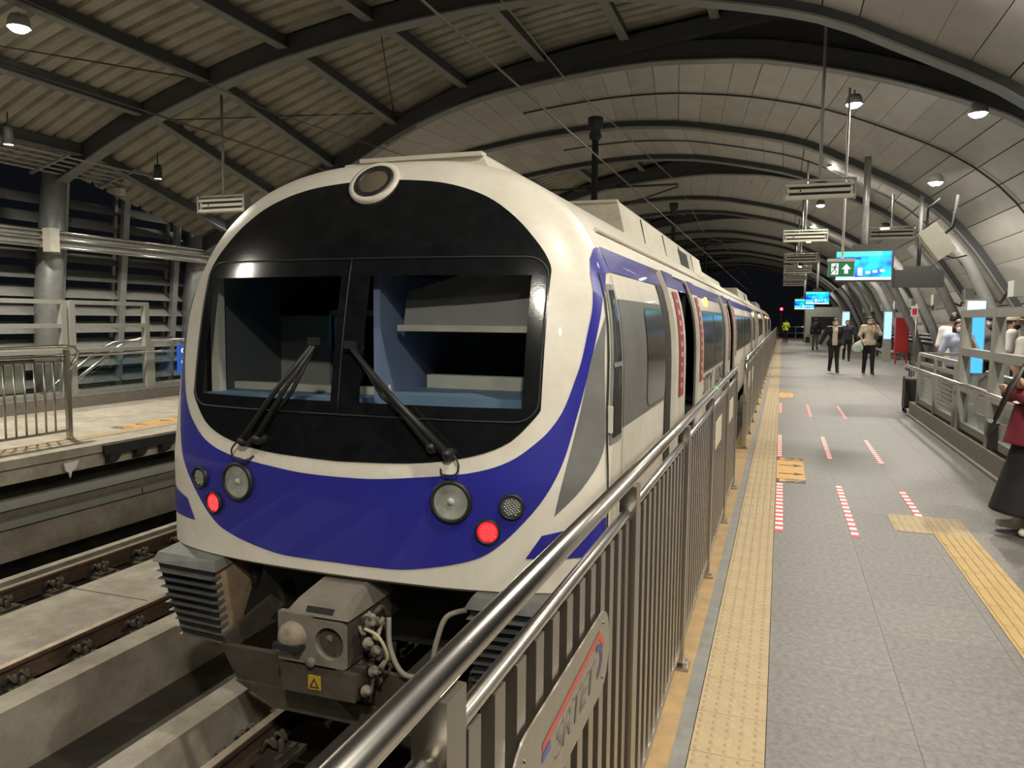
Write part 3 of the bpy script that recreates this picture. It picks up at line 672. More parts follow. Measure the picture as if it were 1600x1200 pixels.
# ---- straight bodies of the three cars
SEC = [z for z in zrows]
DOORS = [(6.80, 7.86), (13.0, 14.2)]
def car_body(y0, y1, doors):
    ys = sorted(set([y0, y1]+[d_ for D in doors for d_ in D])); P = []
    secL = [(-W_*awid(z), z) for z in zrows]; secR = [(W_*awid(z), z) for z in zrows][::-1]
    sec = [(-W_+.02, .0)]+secL+[(0, ztop)]+secR+[(W_-.02, 0.0)]
    for y in ys: P.append([Vector((XC+a, y, z)) for a, z in sec])
    nsec = len(sec)
    def skip(i, j):
        ym = (ys[i]+ys[i+1])/2; return j > nsec//2 and any(a < ym < b for a, b in doors) and sec[j][1] < 1.93
    return MB().grid(P, 0, True, skip)
CARS = [(YB, 23.4), (24.0, 43.4), (44.0, 63.4)]
for ci, (y0, y1) in enumerate(CARS):
    ds = DOORS if ci == 0 else [(y0+3.4, y0+4.5), (y0+14.0, y0+15.1)]
    body = obj('car_body', car_body(y0, y1, ds), WHITE, train)
    mb = MB()
    for yy in ((y1,) if ci == 0 else (y0, y1)):
        sec = [(-W_*awid(z), z) for z in zrows]+[(W_*awid(z), z) for z in zrows][::-1]
        mb.add([(XC+a*.99, yy+(.0 if yy == y1 else 0), z) for a, z in sec], [tuple(range(len(sec)))])
    obj('end_wall', mb, RUBBER, body)
    if ci < 2: obj('gangway_bellows', MB().box(XC-.8, XC+.8, y1-.05, y1+.7, .1, 2.1), RUBBER, body)
    obj('floor_pan', MB().box(XC-1.35, XC+1.35, y0+.3, y1-.1, -.02, .03).box(XC-1.1, XC+1.1, y0+.2, y1-.4, -.62, -.03).box(XC-1.38, XC-1.34, y0+.3, y1-.1, 0, 1.9), VDARK, body)
    for (a, b) in ds:
        obj('door_frame', MB().box(XC+W_-.24, XC+W_-.10, a-.03, a+.02, .03, 1.9).box(XC+W_-.24, XC+W_-.10, b-.02, b+.03, .03, 1.9).box(XC+W_-.26, XC+W_-.14, a, b, 1.88, 1.95), RUBBER, body)
        for (c, dd, tone) in ((a-.66, a-.02, 0), (b+.02, b+.55, 1)):
            leaf = MB(); zs = np.linspace(.06, 1.925, 16)
            rws = [[spt(y, z, .045) for z in zs] for y in (c, dd)]; rin = [[spt(y, z, .006) for z in zs] for y in (c, dd)]
            leaf.grid([rin[0], rws[0], rws[1], rin[1]], 0, False)
            lf = obj('door_leaf', leaf, WHITE, body)
            obj('leaf_stripe', MB().grid([[spt(y, z, .048) for z in np.linspace(1.80, 1.925, 4)] for y in (c+.005, dd-.005)], 0, True), BLUE, lf)
            obj('leaf_seal', MB().grid([[spt(y, z, .02) for z in zs] for y in ((dd, dd+.035) if tone == 0 else (c-.035, c))], 0, True), RUBBER, lf)
            w0 = c+.17 if tone == 0 else c+.12; w1 = w0+.30
            if ci < 2:
                st = obj('sticker', MB().grid([[spt(y, z, .050) for z in np.linspace(.92, 1.77, 8)] for y in (w0, w1)], 0, True), STICK, lf, label='dark red printed door sticker')
                mb = MB()
                for kx in range(9): 
                    zc = 1.70-.085*kx; hh = .03 if kx % 3 else .018
                    mb.grid([[spt(y, z, .052) for z in (zc-hh, zc+hh*.4)] for y in (w0+.09, w1-.09+.02*(kx % 2))], 0, True)
                obj('sticker_print', mb, PRINT, st)
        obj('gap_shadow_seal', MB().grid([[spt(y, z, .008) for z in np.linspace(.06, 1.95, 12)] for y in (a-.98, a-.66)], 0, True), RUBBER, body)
    # grey window bands between the doors
    ya = 4.21 if ci == 0 else y0+.5
    segs = [(ya, ds[0][0]-.98), (ds[0][1]+.58, ds[1][0]-.98), (ds[1][1]+.58, y1-.4)]
    for si, (a, b) in enumerate(segs):
        if b-a < .3: continue
        zs = np.linspace(.95, 1.665, 10)
        gb = obj('window_band', MB().grid([[spt(y, z, .004) for z in zs] for y in (a, b)], 0, True), GREYP, body)
        n = max(1, int((b-a)/1.25))
        ww = [(5.0, 5.80)] if (ci == 0 and si == 0) else [(a+.12+k*(b-a-.1)/n, a+(k+1)*(b-a-.1)/n) for k in range(n)]
        for (p, q) in ww:
            cz, ch, r = 1.305, .325, .08
            gr = []
            for z in np.linspace(cz-ch, cz+ch, 22):
                e_ = max(0.0, abs(z-cz)-(ch-r)); ins = r-math.sqrt(max(0.0, r*r-e_*e_)); gr.append([spt(y, z, .009) for y in np.linspace(p+ins, q-ins, 3)])
            mb = MB().grid(gr, 0, True)
            obj('window_pane', mb, DGLASS, gb)
    # cantrail stripe and gutter
    for side in (1, -1):
        obj('cantrail_stripe', MB().grid([[spt(y, z, .005, side) for z in np.linspace(1.815, 1.955, 5)] for y in (y0+(.0 if ci else -.12), y1)], 0, True), BLUE, body)
    obj('gutter', MB().tube([spt(y0+.1, 2.07, .01), spt(y1-.1, 2.07, .01)], .014, 6), ROOFW, body)
    for yy in ((9.68,) if ci == 0 else (y0+2, y0+9, y0+16)):
        obj('door_lamp', MB().lathe([(.06, 0), (.055, .02), (.001, .03)], spt(yy, 1.775, .004), (1, 0, .2), 14), em('door_orange', (1.0, .32, .03), 6), body, label='lit orange door lamp')
    # roof equipment
    u0 = 7.2 if ci == 0 else y0+3.4
    def unit(ya_, yb_, hw, z0_, z1_, label):
        u = obj('roof_unit', MB().hexa([(XC-hw-.10, ya_, z0_), (XC+hw+.10, ya_, z0_), (XC+hw+.10, yb_, z0_), (XC-hw-.10, yb_, z0_), (XC-hw, ya_+.05, z1_), (XC+hw, ya_+.05, z1_), (XC+hw, yb_-.02, z1_), (XC-hw, yb_-.02, z1_)]), ROOFW, body, label=label)
        obj('lid', MB().box(XC-hw*.75, XC+hw, ya_+.02, ya_+.10, z1_, z1_+.025).box(XC-hw, XC+hw, ya_+.1, yb_, z1_, z1_+.012), ROOFW, u)
        return u
    if ci == 0: unit(4.35, 6.1, .48, 2.36, 2.535, 'low roof fairing behind the nose')
    u = unit(u0, u0+7.6, .72, 2.28, 2.66, 'long pale air-conditioning unit on the roof')
    obj('grille', MB().hexa([(XC+.745, u0+4.3, 2.40), (XC+.80, u0+4.3, 2.36), (XC+.80, u0+5.4, 2.36), (XC+.745, u0+5.4, 2.40), (XC+.725, u0+4.3, 2.60), (XC+.742, u0+4.3, 2.60), (XC+.742, u0+5.4, 2.60), (XC+.725, u0+5.4, 2.60)]), VDARK, u, label='dark louvred grille')
    for k in range(4): obj('panel_joint', MB().bar((XC+.81, u0+1.2+k*1.6, 2.31), (XC+.735, u0+1.2+k*1.6, 2.64), .015, .01), DIRTY, u)
    for k in (0, 1): obj('fin', MB().add([(XC+.82, u0+1.0+k*.5, 2.28), (XC+.82, u0+1.25+k*.5, 2.28), (XC+.80, u0+1.2+k*.5, 2.42), (XC+.86, u0+1.12+k*.5, 2.27)], [(0, 1, 2), (0, 3, 2), (1, 3, 2), (0, 1, 3)]), ROOFW, u)
    u = unit(u0+9, u0+14, .60, 2.30, 2.56, 'second roof unit')
# ---- side of the first car near the cab
b0 = train
def sidepatch(name, pts, mat, off=.005, parent=train, **kw):
    return obj(name, MB().grid([[spt(lerp(a[0], b[0], t), lerp(a[1], b[1], t), off) for t in np.linspace(0, 1, 6)] for a, b in pts], 0, True), mat, parent, **kw)
st_in = [npt(1.29, 1.70, .005)]+[spt(a, b, .006) for a, b in ((3.945, 1.79), (3.985, 1.87), (4.06, 1.93), (4.20, 1.955))]
st_out = [npt(1.332, 1.66, .005)]+[spt(a, b, .006) for a, b in ((4.005, 1.705), (4.04, 1.755), (4.11, 1.80), (4.22, 1.815))]
obj('stripe_bend', MB().grid([[a.lerp(b, t) for t in np.linspace(0, 1, 4)] for a, b in zip(st_in, st_out)], 0, True), BLUE, train)
# grey tapered flash ahead of the cab door
fl = [((1.177, .554), (1.18, .558)), ((1.207, .707), (1.30, .695)), ((1.237, .867), (1.376, .86)), ((1.276, 1.09), (1.376, 1.09)), ((1.308, 1.341), (1.364, 1.341)), ((1.334, 1.465), (1.358, 1.465)), ((1.350, 1.56), (1.353, 1.57))]
fl = list(zip(spline([a for a, b in fl], 4), spline([b for a, b in fl], 4)))
obj('grey_flash', MB().grid([[npt(lerp(a[0], b[0], t), lerp(a[1], b[1], t), .005) for t in np.linspace(0, 1, 8)] for a, b in fl], 0, True), GREYP, train)
sy = lambda z: .17*max(0.0, z-.95)**1.3
cd = empty('cab_door', (0, 0, 0), parent=train)
sidepatch('door_seam', [((3.862+sy(z), z), (3.878+sy(z), z)) for z in np.linspace(.2, 1.80, 12)], RUBBER, .008, cd)
sidepatch('door_seam', [((4.185, z), (4.195, z)) for z in np.linspace(.2, 1.80, 12)], RUBBER, .008, cd)
sidepatch('window_frame', [((3.895+sy(z), z), (4.165, z)) for z in np.linspace(.90, 1.74, 10)], GALV, .007, cd)
sidepatch('window_pane', [((3.925+sy(z), z), (4.14, z)) for z in np.linspace(.93, 1.71, 10)], DGLASS, .010, cd)
sidepatch('window_bar', [((3.915+sy(z), z), (4.15, z)) for z in (1.30, 1.325)], GALV, .013, cd)
obj('handle', MB().box(XC+W_-.015, XC+W_+.012, 3.885, 3.90, .96, 1.10), CREAM, cd)
# CITY LINE lettering and a small mark
text('side_lettering', 'CITY', .30, INKG, frame(spt(9.25, .80, .012), (0, 1, 0), (0, 0, 1)), train, .001, 2.5, label='dark CITY lettering')
text('side_lettering', 'LINE', .30, INKG, frame(spt(11.3, .80, .012), (0, 1, 0), (0, 0, 1)), train, .001, 2.5, label='dark LINE lettering')
# ---- anticlimber boxes, coupler, apron and running gear
def louvbox(s_):
    x = lambda a: XC+s_*a
    mb = MB().hexa([(x(1.12), 3.56, -.35), (x(.80), 3.52, -.35), (x(.80), 3.66, -.35), (x(1.12), 3.72, -.35), (x(1.24), 3.50, .10), (x(.80), 3.47, .10), (x(.76), 3.86, .12), (x(1.28), 3.86, .12)])
    e = obj('front_step_box', mb, LOUVS, train)
    obj('step_top', MB().hexa([(x(1.26), 3.47, .09), (x(.77), 3.44, .09), (x(.77), 3.84, .13), (x(1.28), 3.86, .13), (x(1.24), 3.50, .145), (x(.80), 3.47, .145), (x(.80), 3.82, .16), (x(1.26), 3.84, .16)]), LOUV, e)
    for k in range(9):
        z = .055-k*.05; t = k/8; o_ = lerp(1.25, 1.12, t); yy = lerp(3.455, 3.53, t)
        obj('fin', MB().hexa([(x(o_), yy+.03, z-.026), (x(.79), yy, z-.026), (x(.79), yy+.06, z-.02), (x(o_), yy+.09, z-.02), (x(o_), yy-.01, z-.008), (x(.79), yy-.035, z-.008), (x(.79), yy+.05, z), (x(o_), yy+.08, z)]), LOUV, e)
    obj('face_plate', MB().hexa([(x(1.12), 3.548, -.35), (x(.80), 3.51, -.35), (x(.80), 3.53, -.35), (x(1.12), 3.57, -.35), (x(1.24), 3.49, .1), (x(.80), 3.46, .1), (x(.80), 3.48, .1), (x(1.24), 3.51, .1)]), RUBBER, e)
    obj('cable_plug', MB().tube([(x(.74), 3.78, .10), (x(.70), 3.72, .04), (x(.72), 3.72, -.08)], [.02, .035, .02], 8), RUBBER, e)
louvbox(-1); louvbox(1)
cp = obj('coupler', MB().box(XC-.19, XC+.19, 3.30, 3.75, -.25, .0).box(XC-.12, XC+.12, 3.7, 4.6, -.20, -.02), DIRTY, train, label='dusty automatic coupler head')
# face plate with a round opening beside a cone
def plate_with_hole(x0, x1, z0, z1, y, t, hx, hz, r, mat, parent):
    n = 32; mb = MB(); P = []
    for j in range(n):
        a = 2*PI*j/n; c, s_ = math.cos(a), math.sin(a)
        ts = [((x1-hx)/c if c > 1e-6 else 9), ((x0-hx)/c if c < -1e-6 else 9), ((z1-hz)/s_ if s_ > 1e-6 else 9), ((z0-hz)/s_ if s_ < -1e-6 else 9)]
        tt = min(ts); P.append(((hx+r*c, hz+r*s_), (hx+tt*c, hz+tt*s_)))
    corner = [(x1, z1), (x0, z1), (x0, z0), (x1, z0)]
    rows_ = [[(a[0], y, a[1]) for a, b in P]+[(P[0][0][0], y, P[0][0][1])], [(b[0], y, b[1]) for a, b in P]+[(P[0][1][0], y, P[0][1][1])]]
    mb.grid(rows_, 0, False); mb.grid([rows_[0], [(p[0], y+t, p[2]) for p in rows_[0]]], 0, False)
    return obj('face_plate', mb, mat, parent)
plate_with_hole(XC-.015, XC+.205, -.25, .0, 3.262, .14, XC+.095, -.125, .085, DIRTYL, cp)
obj('face_plate', MB().box(XC-.215, XC-.015, 3.262, 3.30, -.25, .01), DIRTYL, cp)
obj('hole_back', MB().box(XC, XC+.19, 3.41, 3.415, -.24, -.02), VDARK, cp)
obj('cone', MB().lathe([(.083, 0), (.078, .03), (.058, .05), (.03, .06), (.001, .063)], (XC-.12, 3.262, -.115), (0, -1, 0.1), 20), mk('cone_steel', (.24, .20, .15), .65, .2, var=.4, scale=14), cp)
obj('cone_slot', MB().box(XC-.2, XC-.045, 3.19, 3.262, -.165, -.135), VDARK, cp)
obj('pin', MB().tube([(XC+.03, 3.33, -.115), (XC+.09, 3.30, -.11)], .018, 8), DIRTYL, cp)
obj('bolt', MB().lathe([(.026, 0), (.026, .02), (.012, .025), (.001, .026)], (XC-.01, 3.26, -.235), (0, -1, 0), 12), DIRTYL, cp)
obj('cover', MB().hexa([(XC-.18, 3.28, .0), (XC+.20, 3.28, .0), (XC+.20, 3.75, .0), (XC-.18, 3.75, .0), (XC-.13, 3.33, .07), (XC+.16, 3.33, .07), (XC+.15, 3.7, .15), (XC-.10, 3.7, .15)]), DIRTYL, cp)
obj('cover_slot', MB().hexa([(XC-.06, 3.288, .018), (XC+.10, 3.288, .018), (XC+.10, 3.30, .018), (XC-.06, 3.30, .018), (XC-.06, 3.30, .042), (XC+.10, 3.30, .042), (XC+.10, 3.32, .042), (XC-.06, 3.32, .042)]), VDARK, cp)
obj('lower_box', MB().hexa([(XC-.20, 3.27, -.42), (XC+.24, 3.27, -.42), (XC+.24, 3.7, -.42), (XC-.20, 3.7, -.42), (XC-.215, 3.27, -.27), (XC+.25, 3.27, -.27), (XC+.25, 3.7, -.27), (XC-.215, 3.7, -.27)]), DIRTY, cp)
obj('plate_label', MB().box(XC-.035, XC+.04, 3.262, 3.268, -.385, -.31), mk('warn_yellow', (.42, .27, .02), .6), cp, label='small yellow warning plate')
tri = [(XC-.028, -.376), (XC+.033, -.376), (XC+.0025, -.320)]; tri2 = [(XC-.014, -.368), (XC+.019, -.368), (XC+.0025, -.336)]
obj('plate_mark', MB().grid([[(p[0], 3.2612, p[1]) for p in tri+tri[:1]], [(p[0], 3.2612, p[1]) for p in tri2+tri2[:1]]], 0, False), INK, cp, label='black warning triangle')
random.seed(3)
for k in range(14):   # hoses, valves and pipes on the side of the coupler
    x0, z0_, y0_ = XC+.22+random.uniform(0, .05), random.uniform(-.40, .02), 3.30+random.uniform(0, .2)
    obj('pipe', MB().tube(spline([(x0, y0_, z0_), (x0+.04, y0_-.02, z0_+random.uniform(-.05, .05)), (x0+.03, y0_+.05, z0_+random.uniform(-.12, .06)), (x0+.02, y0_+.12, z0_-.04)], 4), random.uniform(.007, .015), 8), HOSE if k % 2 else DIRTY, cp)
for k in range(5): obj('valve', MB().lathe([(.0, 0), (.022, 0), (.022, .03), (.030, .032), (.030, .042), (.014, .045), (.014, .075), (.001, .076)], (XC+.26+.015*(k % 2), 3.31+.05*(k % 3), -.36+.085*k), (1, -.6, .2), 12), DIRTYL, cp)
obj('air_hose', MB().tube(spline([(XC+.27, 3.32, -.04), (XC+.36, 3.30, -.06), (XC+.40, 3.32, -.16), (XC+.36, 3.34, -.24)], 6), .009, 8), mk('hose_pale', (.45, .38, .26), .6), cp, label='pale air hose')
obj('air_hose', MB().tube(spline([(XC+.72, 3.6, .02), (XC+.62, 3.56, -.02), (XC+.58, 3.52, -.15), (XC+.55, 3.48, -.30), (XC+.42, 3.46, -.32), (XC+.33, 3.48, -.20), (XC+.30, 3.52, -.05)], 6), .015, 8), HOSE, train, label='hanging grey air hose')
obj('apron', MB().hexa([(XC-.70, 3.52, -.56), (XC+.72, 3.52, -.56), (XC+.72, 3.56, -.56), (XC-.70, 3.56, -.56), (XC-.80, 3.50, -.36), (XC+.80, 3.50, -.36), (XC+.80, 3.54, -.36), (XC-.80, 3.54, -.36)]).hexa([(XC-.42, 3.50, -.68), (XC+.44, 3.50, -.68), (XC+.44, 3.56, -.68), (XC-.42, 3.56, -.68), (XC-.70, 3.50, -.56), (XC+.70, 3.50, -.56), (XC+.70, 3.56, -.56), (XC-.70, 3.56, -.56)]), DIRTY, train)
for s_ in (-1, 1): obj('apron_bracket', MB().bar((XC+s_*.78, 3.52, -.37), (XC+s_*.72, 4.1, -.2), .03, .12), DIRTY, train)
obj('headstock', MB().box(XC-1.2, XC+1.2, 4.2, 4.4, -.5, .15), VDARK, train)
for yb in (6.0, 19.5):
    bg = obj('bogie', MB().box(XC-1.02, XC-.9, yb-1.6, yb+1.6, -.65, -.35).box(XC+.9, XC+1.02, yb-1.6, yb+1.6, -.65, -.35).box(XC-.9, XC+.9, yb-.25, yb+.25, -.6, -.3), DIRTY, train)
    for dy in (-1.15, 1.15):
        for s_ in (-1, 1): obj('wheel', MB().lathe([(.06, -.07), (.40, -.07), (.44, -.06), (.44, -.035), (.415, -.03), (.41, .07), (.33, .06), (.1, .05), (.06, .09)], (XC+s_*.74, yb+dy, -.585), (s_, 0, 0), 28), RAILS, bg)
# ================================================================== PLATFORM RAILINGS
bar_me = MB().box(-.012, .012, -.022, .022, .10, 1.005).mesh('baluster', STEELB)
base_me = MB().box(-.055, .03, -.05, .05, 0, .014).box(-.03, .02, -.03, .03, .014, .03).mesh('base_plate', STEELB)
post_me = MB().box(-.024, .024, -.03, .03, .0, 1.09).mesh('post', STEELB)
def railing(y0, y1, posts, label, start_bend=False, singles=True, gap=.0985):
    X = -.385; e = empty('railing', (X, (y0+y1)/2, 0), label=label, cat='railing', group='stainless platform railings')
    pts = [(X, y0, 1.11), (X, y1, 1.11)]
    if start_bend: pts = [(X, y0+.02, .55), (X, y0, 1.0), (X, y0+.03, 1.075), (X, y0+.10, 1.11), (X, y1, 1.11)]
    obj('top_rail', MB().tube(pts, .0205, 20), STEEL, e)
    bs = [y0+.02]+posts+[y1]
    pp = sorted(posts)
    for a, b in zip(pp[:-1], pp[1:]):
        obj('mid_rail', MB().tube([(X, a+.03, 1.005), (X, a+.06, 1.02), (X, b-.06, 1.02), (X, b-.03, 1.005)], .0135, 14), STEEL, e)
        obj('bottom_rail', MB().box(X-.015, X+.015, a+.03, b-.03, .085, .115), STEELB, e)
        n = int((b-a-.08)/gap)
        if singles:
            for k in range(n): inst('baluster', bar_me, (X, a+.04+(k+.5)*(b-a-.08)/n, 0), e)
        else:
            mb = MB()
            for k in range(n):
                y = a+.04+(k+.5)*(b-a-.08)/n; mb.box(X-.009, X+.009, y-.017, y+.017, .10, 1.005)
            obj('baluster', mb, STEELB, e, kind='stuff')
    for p in pp: inst('post', post_me, (X, p, 0), e); inst('base_plate', base_me, (X+.02, p, 0), e)
    return e
r1 = railing(-.75, 7.29, [-.47, .83, 2.1, 3.37, 4.66, 6.0, 7.26], 'stainless railing with an oval emblem plate beside the train nose')
obj('post_knob', MB().lathe([(.001, .035), (.02, .03), (.03, .01), (.026, -.01), (.01, -.02)], (-.36, .83, .93), (1, 0, 0), 16), STEEL, r1)
obj('green_tape', MB().tube([(-.385, 4.93, 1.11), (-.385, 5.03, 1.11)], .0215, 20), mk('tape_green', (.10, .50, .20), .6), r1, label='band of green tape')
railing(9.55, 16.25, [9.58, 10.9, 12.2, 13.5, 14.85, 16.2], 'stainless railing between the open doors with a bent rail end', True)
railing(16.9, 31.0, [16.93+1.4*i for i in range(11)], 'long stainless railing beyond the second pair of open doors', True)
railing(31.7, 62.0, [31.73+1.5*i for i in range(21)], 'farthest stainless railing running towards the guard in yellow', True, False, .12)
# emblem plate
def rrect(y0, y1, z0, z1, r, n=6):
    out = []
    for cy, cz, a0 in ((y1-r, z1-r, 0), (y0+r, z1-r, 90), (y0+r, z0+r, 180), (y1-r, z0+r, 270)):
        for k in range(n+1):
            a = math.radians(a0+90*k/n); out.append((cy+r*math.cos(a), cz+r*math.sin(a)))
    return out
sp = empty('emblem_plate', (-.37, 1.4, .79), label='steel plate with red stroke and SRTET lettering screwed to the railing bars', cat='sign')
XP = -.362
obj('plate', MB().prism(rrect(1.03, 1.74, .695, .885, .085), 'x', XP-.004, XP), mk('plate_steel', (.50, .47, .41), .38, .9, var=.06, scale=30), sp)
obj('red_stroke', MB().add([(XP+.001, y, z) for y, z in ((1.20, .822), (1.64, .852), (1.69, .80), (1.672, .797), (1.63, .834), (1.20, .806))], [tuple(range(6))]), mk('emblem_red', (.50, .10, .08), .55), sp)
obj('blue_stroke', MB().add([(XP+.001, y, z) for y, z in ((1.20, .802), (1.25, .805), (1.25, .787), (1.20, .786))], [(0, 1, 2, 3)]), mk('emblem_blue', (.10, .12, .32), .55), sp)
obj('blue_curl', MB().grid([[(XP+.001, 1.60+r*math.cos(a), .785+r*.62*math.sin(a)) for r in (.045, .068)] for a in np.linspace(1.5, -1.3, 10)], 0, False), mk('emblem_navy', (.08, .09, .16), .55), sp)
text('lettering', 'SRTET', .088, mk('emblem_ink', (.17, .15, .13), .6), frame((XP+.0008, 1.425, .772), (0, 1, 0), (0, 0, 1)), sp, .0006, 1.25, .25)
for y, z in ((1.10, .845), (1.67, .855), (1.67, .725), (1.10, .735)): obj('screw', MB().lathe([(.006, 0), (.004, .003), (.0005, .004)], (XP, y, z), (1, 0, 0), 8), STEEL, sp)
for (a, b, l) in ((4.93, 5.42, 'pale paper notice on the railing bars by the green tape'), (6.28, 6.74, 'cream paper notice on the railing bars near the open train door')):
    obj('paper_notice', MB().box(-.372, -.368, a, b, .735, .905), mk('notice_paper', (.62, .57, .44), .7, var=.1, scale=10), base=(-.37, a, .735), label=l, cat='notice', group='paper notices on the railing')
for (a, b, l) in ((10.0, 10.5, 'first paper notice on the railing with the bent end'), (11.2, 11.6, 'second paper notice on the railing with the bent end')):
    obj('paper_notice', MB().box(-.372, -.368, a, b, .70, .90), bpy.data.materials['notice_paper'], base=(-.37, a, .7), label=l, cat='notice', group='paper notices on the railing')
# ---- opposite platform railing
X = -8.35; e = empty('railing', (X, 5, 0), label='stainless railing with looped end on the opposite platform', cat='railing')
obj('top_rail', MB().tube([(X, 0, 1.16), (X, 7.02, 1.16), (X, 7.17, 1.14), (X, 7.22, 1.08), (X, 7.19, 1.0), (X, 7.08, .88)], .026, 14), STEEL, e)
obj('mid_rail', MB().tube([(X, 0, 1.04), (X, 7.06, 1.04)], .018, 10), STEEL, e)
obj('mid_rail', MB().tube([(X, 0, .98), (X, 7.0, .98)], .012, 10), STEEL, e)
obj('bottom_rail', MB().box(X-.015, X+.015, 0, 7.04, .10, .13), STEELB, e)
thin_me = MB().tube([(0, 0, .12), (0, 0, .98)], .0125, 10).mesh('baluster', STEELB)
for k in range(54): inst('baluster', thin_me, (X, 7.0-.128*(k+1), 0), e)
for y in (7.06, 5.66, 4.26, 2.86): inst('post', post_me, (X, y, 0.03), e); inst('base_plate', base_me, (X+.02, y, 0), e)

# ---- frame and glazing around the opposite escalator
X = -11.18; e = empty('escalator_screen', (X, 9, .2), label='grey steel frame with low glass above the opposite stone kerb', cat='screen')
for y in (4.3, 6.1, 7.85, 9.40, 9.56, 11.14):
    obj('post', MB().box(X-.05, X+.05, y-.05, y+.05, .2, 1.79), GREYS, e)
for a, b in ((4.3, 9.4), (9.56, 11.14)):
    for z in (1.76, 1.37, .95): obj('rail', MB().box(X-.045, X+.045, a, b, z-.035, z+.035), GREYS, e)
for a, b in ((4.35, 6.05), (6.15, 7.8), (7.9, 9.35), (9.61, 11.09), (11.2, 12.9), (12.95, 14.6)):
    obj('glass_panel', MB().box(X-.004, X+.004, a, b, .27, .86), CLEAR, e)
    obj('glass_channel', MB().box(X-.03, X+.03, a, b, .20, .27), GALV, e)
for y in (11.24, 12.92, 14.6): obj('post', MB().box(X-.05, X+.05, y-.05, y+.05, .2, 1.08), GREYS, e)
obj('hand_rail', MB().tube([(X, 11.16, 1.08), (X, 15, 1.08)], .028, 12), STEEL, e)
obj('hand_rail', MB().tube([(X+.12, 4.3, .88), (X+.12, 15, .88)], .025, 12), STEEL, e)
for k, (xx, ya) in enumerate(((-11.75, 9.5), (-12.6, 10.7))):
    es = empty('escalator', (xx, ya+1, -.3), label=('escalator with steel handrail behind the glass of the opposite platform', 'second escalator nearest the louvred wall')[k], cat='escalator')
    obj('balustrade', MB().prism([(ya, .0), (ya+1.5, .8), (ya+2.6, .85), (ya+2.6, .1), (ya+1.6, .1), (ya+.5, -.3), (ya, -.3)], 'x', xx-.02, xx+.02), CLEAR, es)
    obj('hand_rail', MB().tube([(xx, ya-.2, .12), (xx, ya+1.15, .92), (xx, ya+1.4, 1.02), (xx, ya+1.7, 1.06), (xx, ya+2.6, 1.06)], .035, 10), STEEL, es)
    obj('skirt', MB().prism([(ya, -.05), (ya+1.5, .1), (ya+2.6, .1), (ya+2.6, -.3), (ya, -.3)], 'x', xx-.05, xx+.05), GALV, es)
bs = empty('wayfinding_board', (-11.05, 11.9, .5), label='blue wayfinding board behind the opposite handrail', cat='sign')
obj('board', MB().box(-10.99, -10.95, 11.7, 12.3, .42, 1.0), em('board_blue', (.02, .10, .42), .5), bs)
for k in (0, 1): obj('symbol', MB().lathe([(.045, .0), (.045, .004), (.022, .004), (.022, 0)], (-10.95, 11.82, .88-.22*k), (1, 0, 0), 16), WPRINT, bs)
obj('equipment_cabinet', MB().box(-11.9, -11.6, 7.0, 9.0, .28, .75), CREAM, base=(-11.75, 8, .28), label='cream metal box behind the opposite railing bars', cat='cabinet')

# ---- escalator enclosure on this platform
X = 2.14; e = empty('escalator_screen', (X, 9, .23), label='tall grey steel frame with glass beside the woman in maroon', cat='screen')
for y in (6.2, 7.7, 9.22, 10.72): obj('post', MB().hexa([(X-.06, y-.09, .23), (X+.06, y-.09, .23), (X+.06, y+.09, .23), (X-.06, y+.09, .23), (X-.05, y-.05, 1.70), (X+.05, y-.05, 1.70), (X+.05, y+.05, 1.70), (X-.05, y+.05, 1.70)]), GREYS, e)
for z in (1.66, 1.20, .76): obj('rail', MB().box(X-.045, X+.045, 5.0, 10.72, z-.045, z+.045), GREYS, e)
hr = empty('wall_handrail', (1.99, 9.5, .83), label='bright steel tube handrail along the stone kerb side of the escalator frame', cat='handrail')
lo = empty('escalator_railing', (X, 12.4, .23), label='low grey railing with wire mesh at the head of the escalator opening', cat='railing')
for y in (11.0, 12.35, 13.75): obj('post', MB().box(X-.045, X+.045, y-.06, y+.06, .23, 1.03), GREYS, lo)
for z in (1.04, .90): obj('rail', MB().box(X-.03, X+.03, 10.8, 13.9, z-.025, z+.025), GREYS, lo)
obj('rail', MB().box(X-.03, X+.03, 10.85, 13.9, .26, .34), GREYS, lo); obj('rail', MB().box(X-.03, X+.03, 5.0, 10.7, .26, .34), GREYS, e)
obj('end_rail', MB().box(X, 3.4, 13.87, 13.93, 1.02, 1.07).box(3.3, 3.4, 13.86, 13.94, .2, 1.07), GREYS, lo)
for a, b in ((5.1, 6.1), (6.3, 7.6), (7.8, 9.12), (9.32, 10.62)): obj('glass_panel', MB().box(X-.004, X+.004, a, b, .34, .72), CLEAR, e)
for a, b in ((11.08, 12.28), (12.43, 13.68)):
    mb = MB()
    for y in np.arange(a, b, .06): mb.box(X-.003, X+.003, y-.003, y+.003, .34, .88)
    for z in np.arange(.36, .88, .06): mb.box(X-.003, X+.003, a, b, z-.003, z+.003)
    obj('wire_mesh', mb, GREYS, lo, kind='stuff')
obj('hand_rail', MB().tube([(1.99, 7.0, .83), (1.99, 14.3, .83), (1.99, 14.42, .80), (2.05, 14.42, .74)], .025, 14), STEEL, hr)
for y in (7.9, 9.4, 10.9, 12.4, 13.8): obj('bracket', MB().tube([(1.99, y, .81), (2.02, y, .77), (2.10, y, .77)], .010, 6), STEEL, hr)
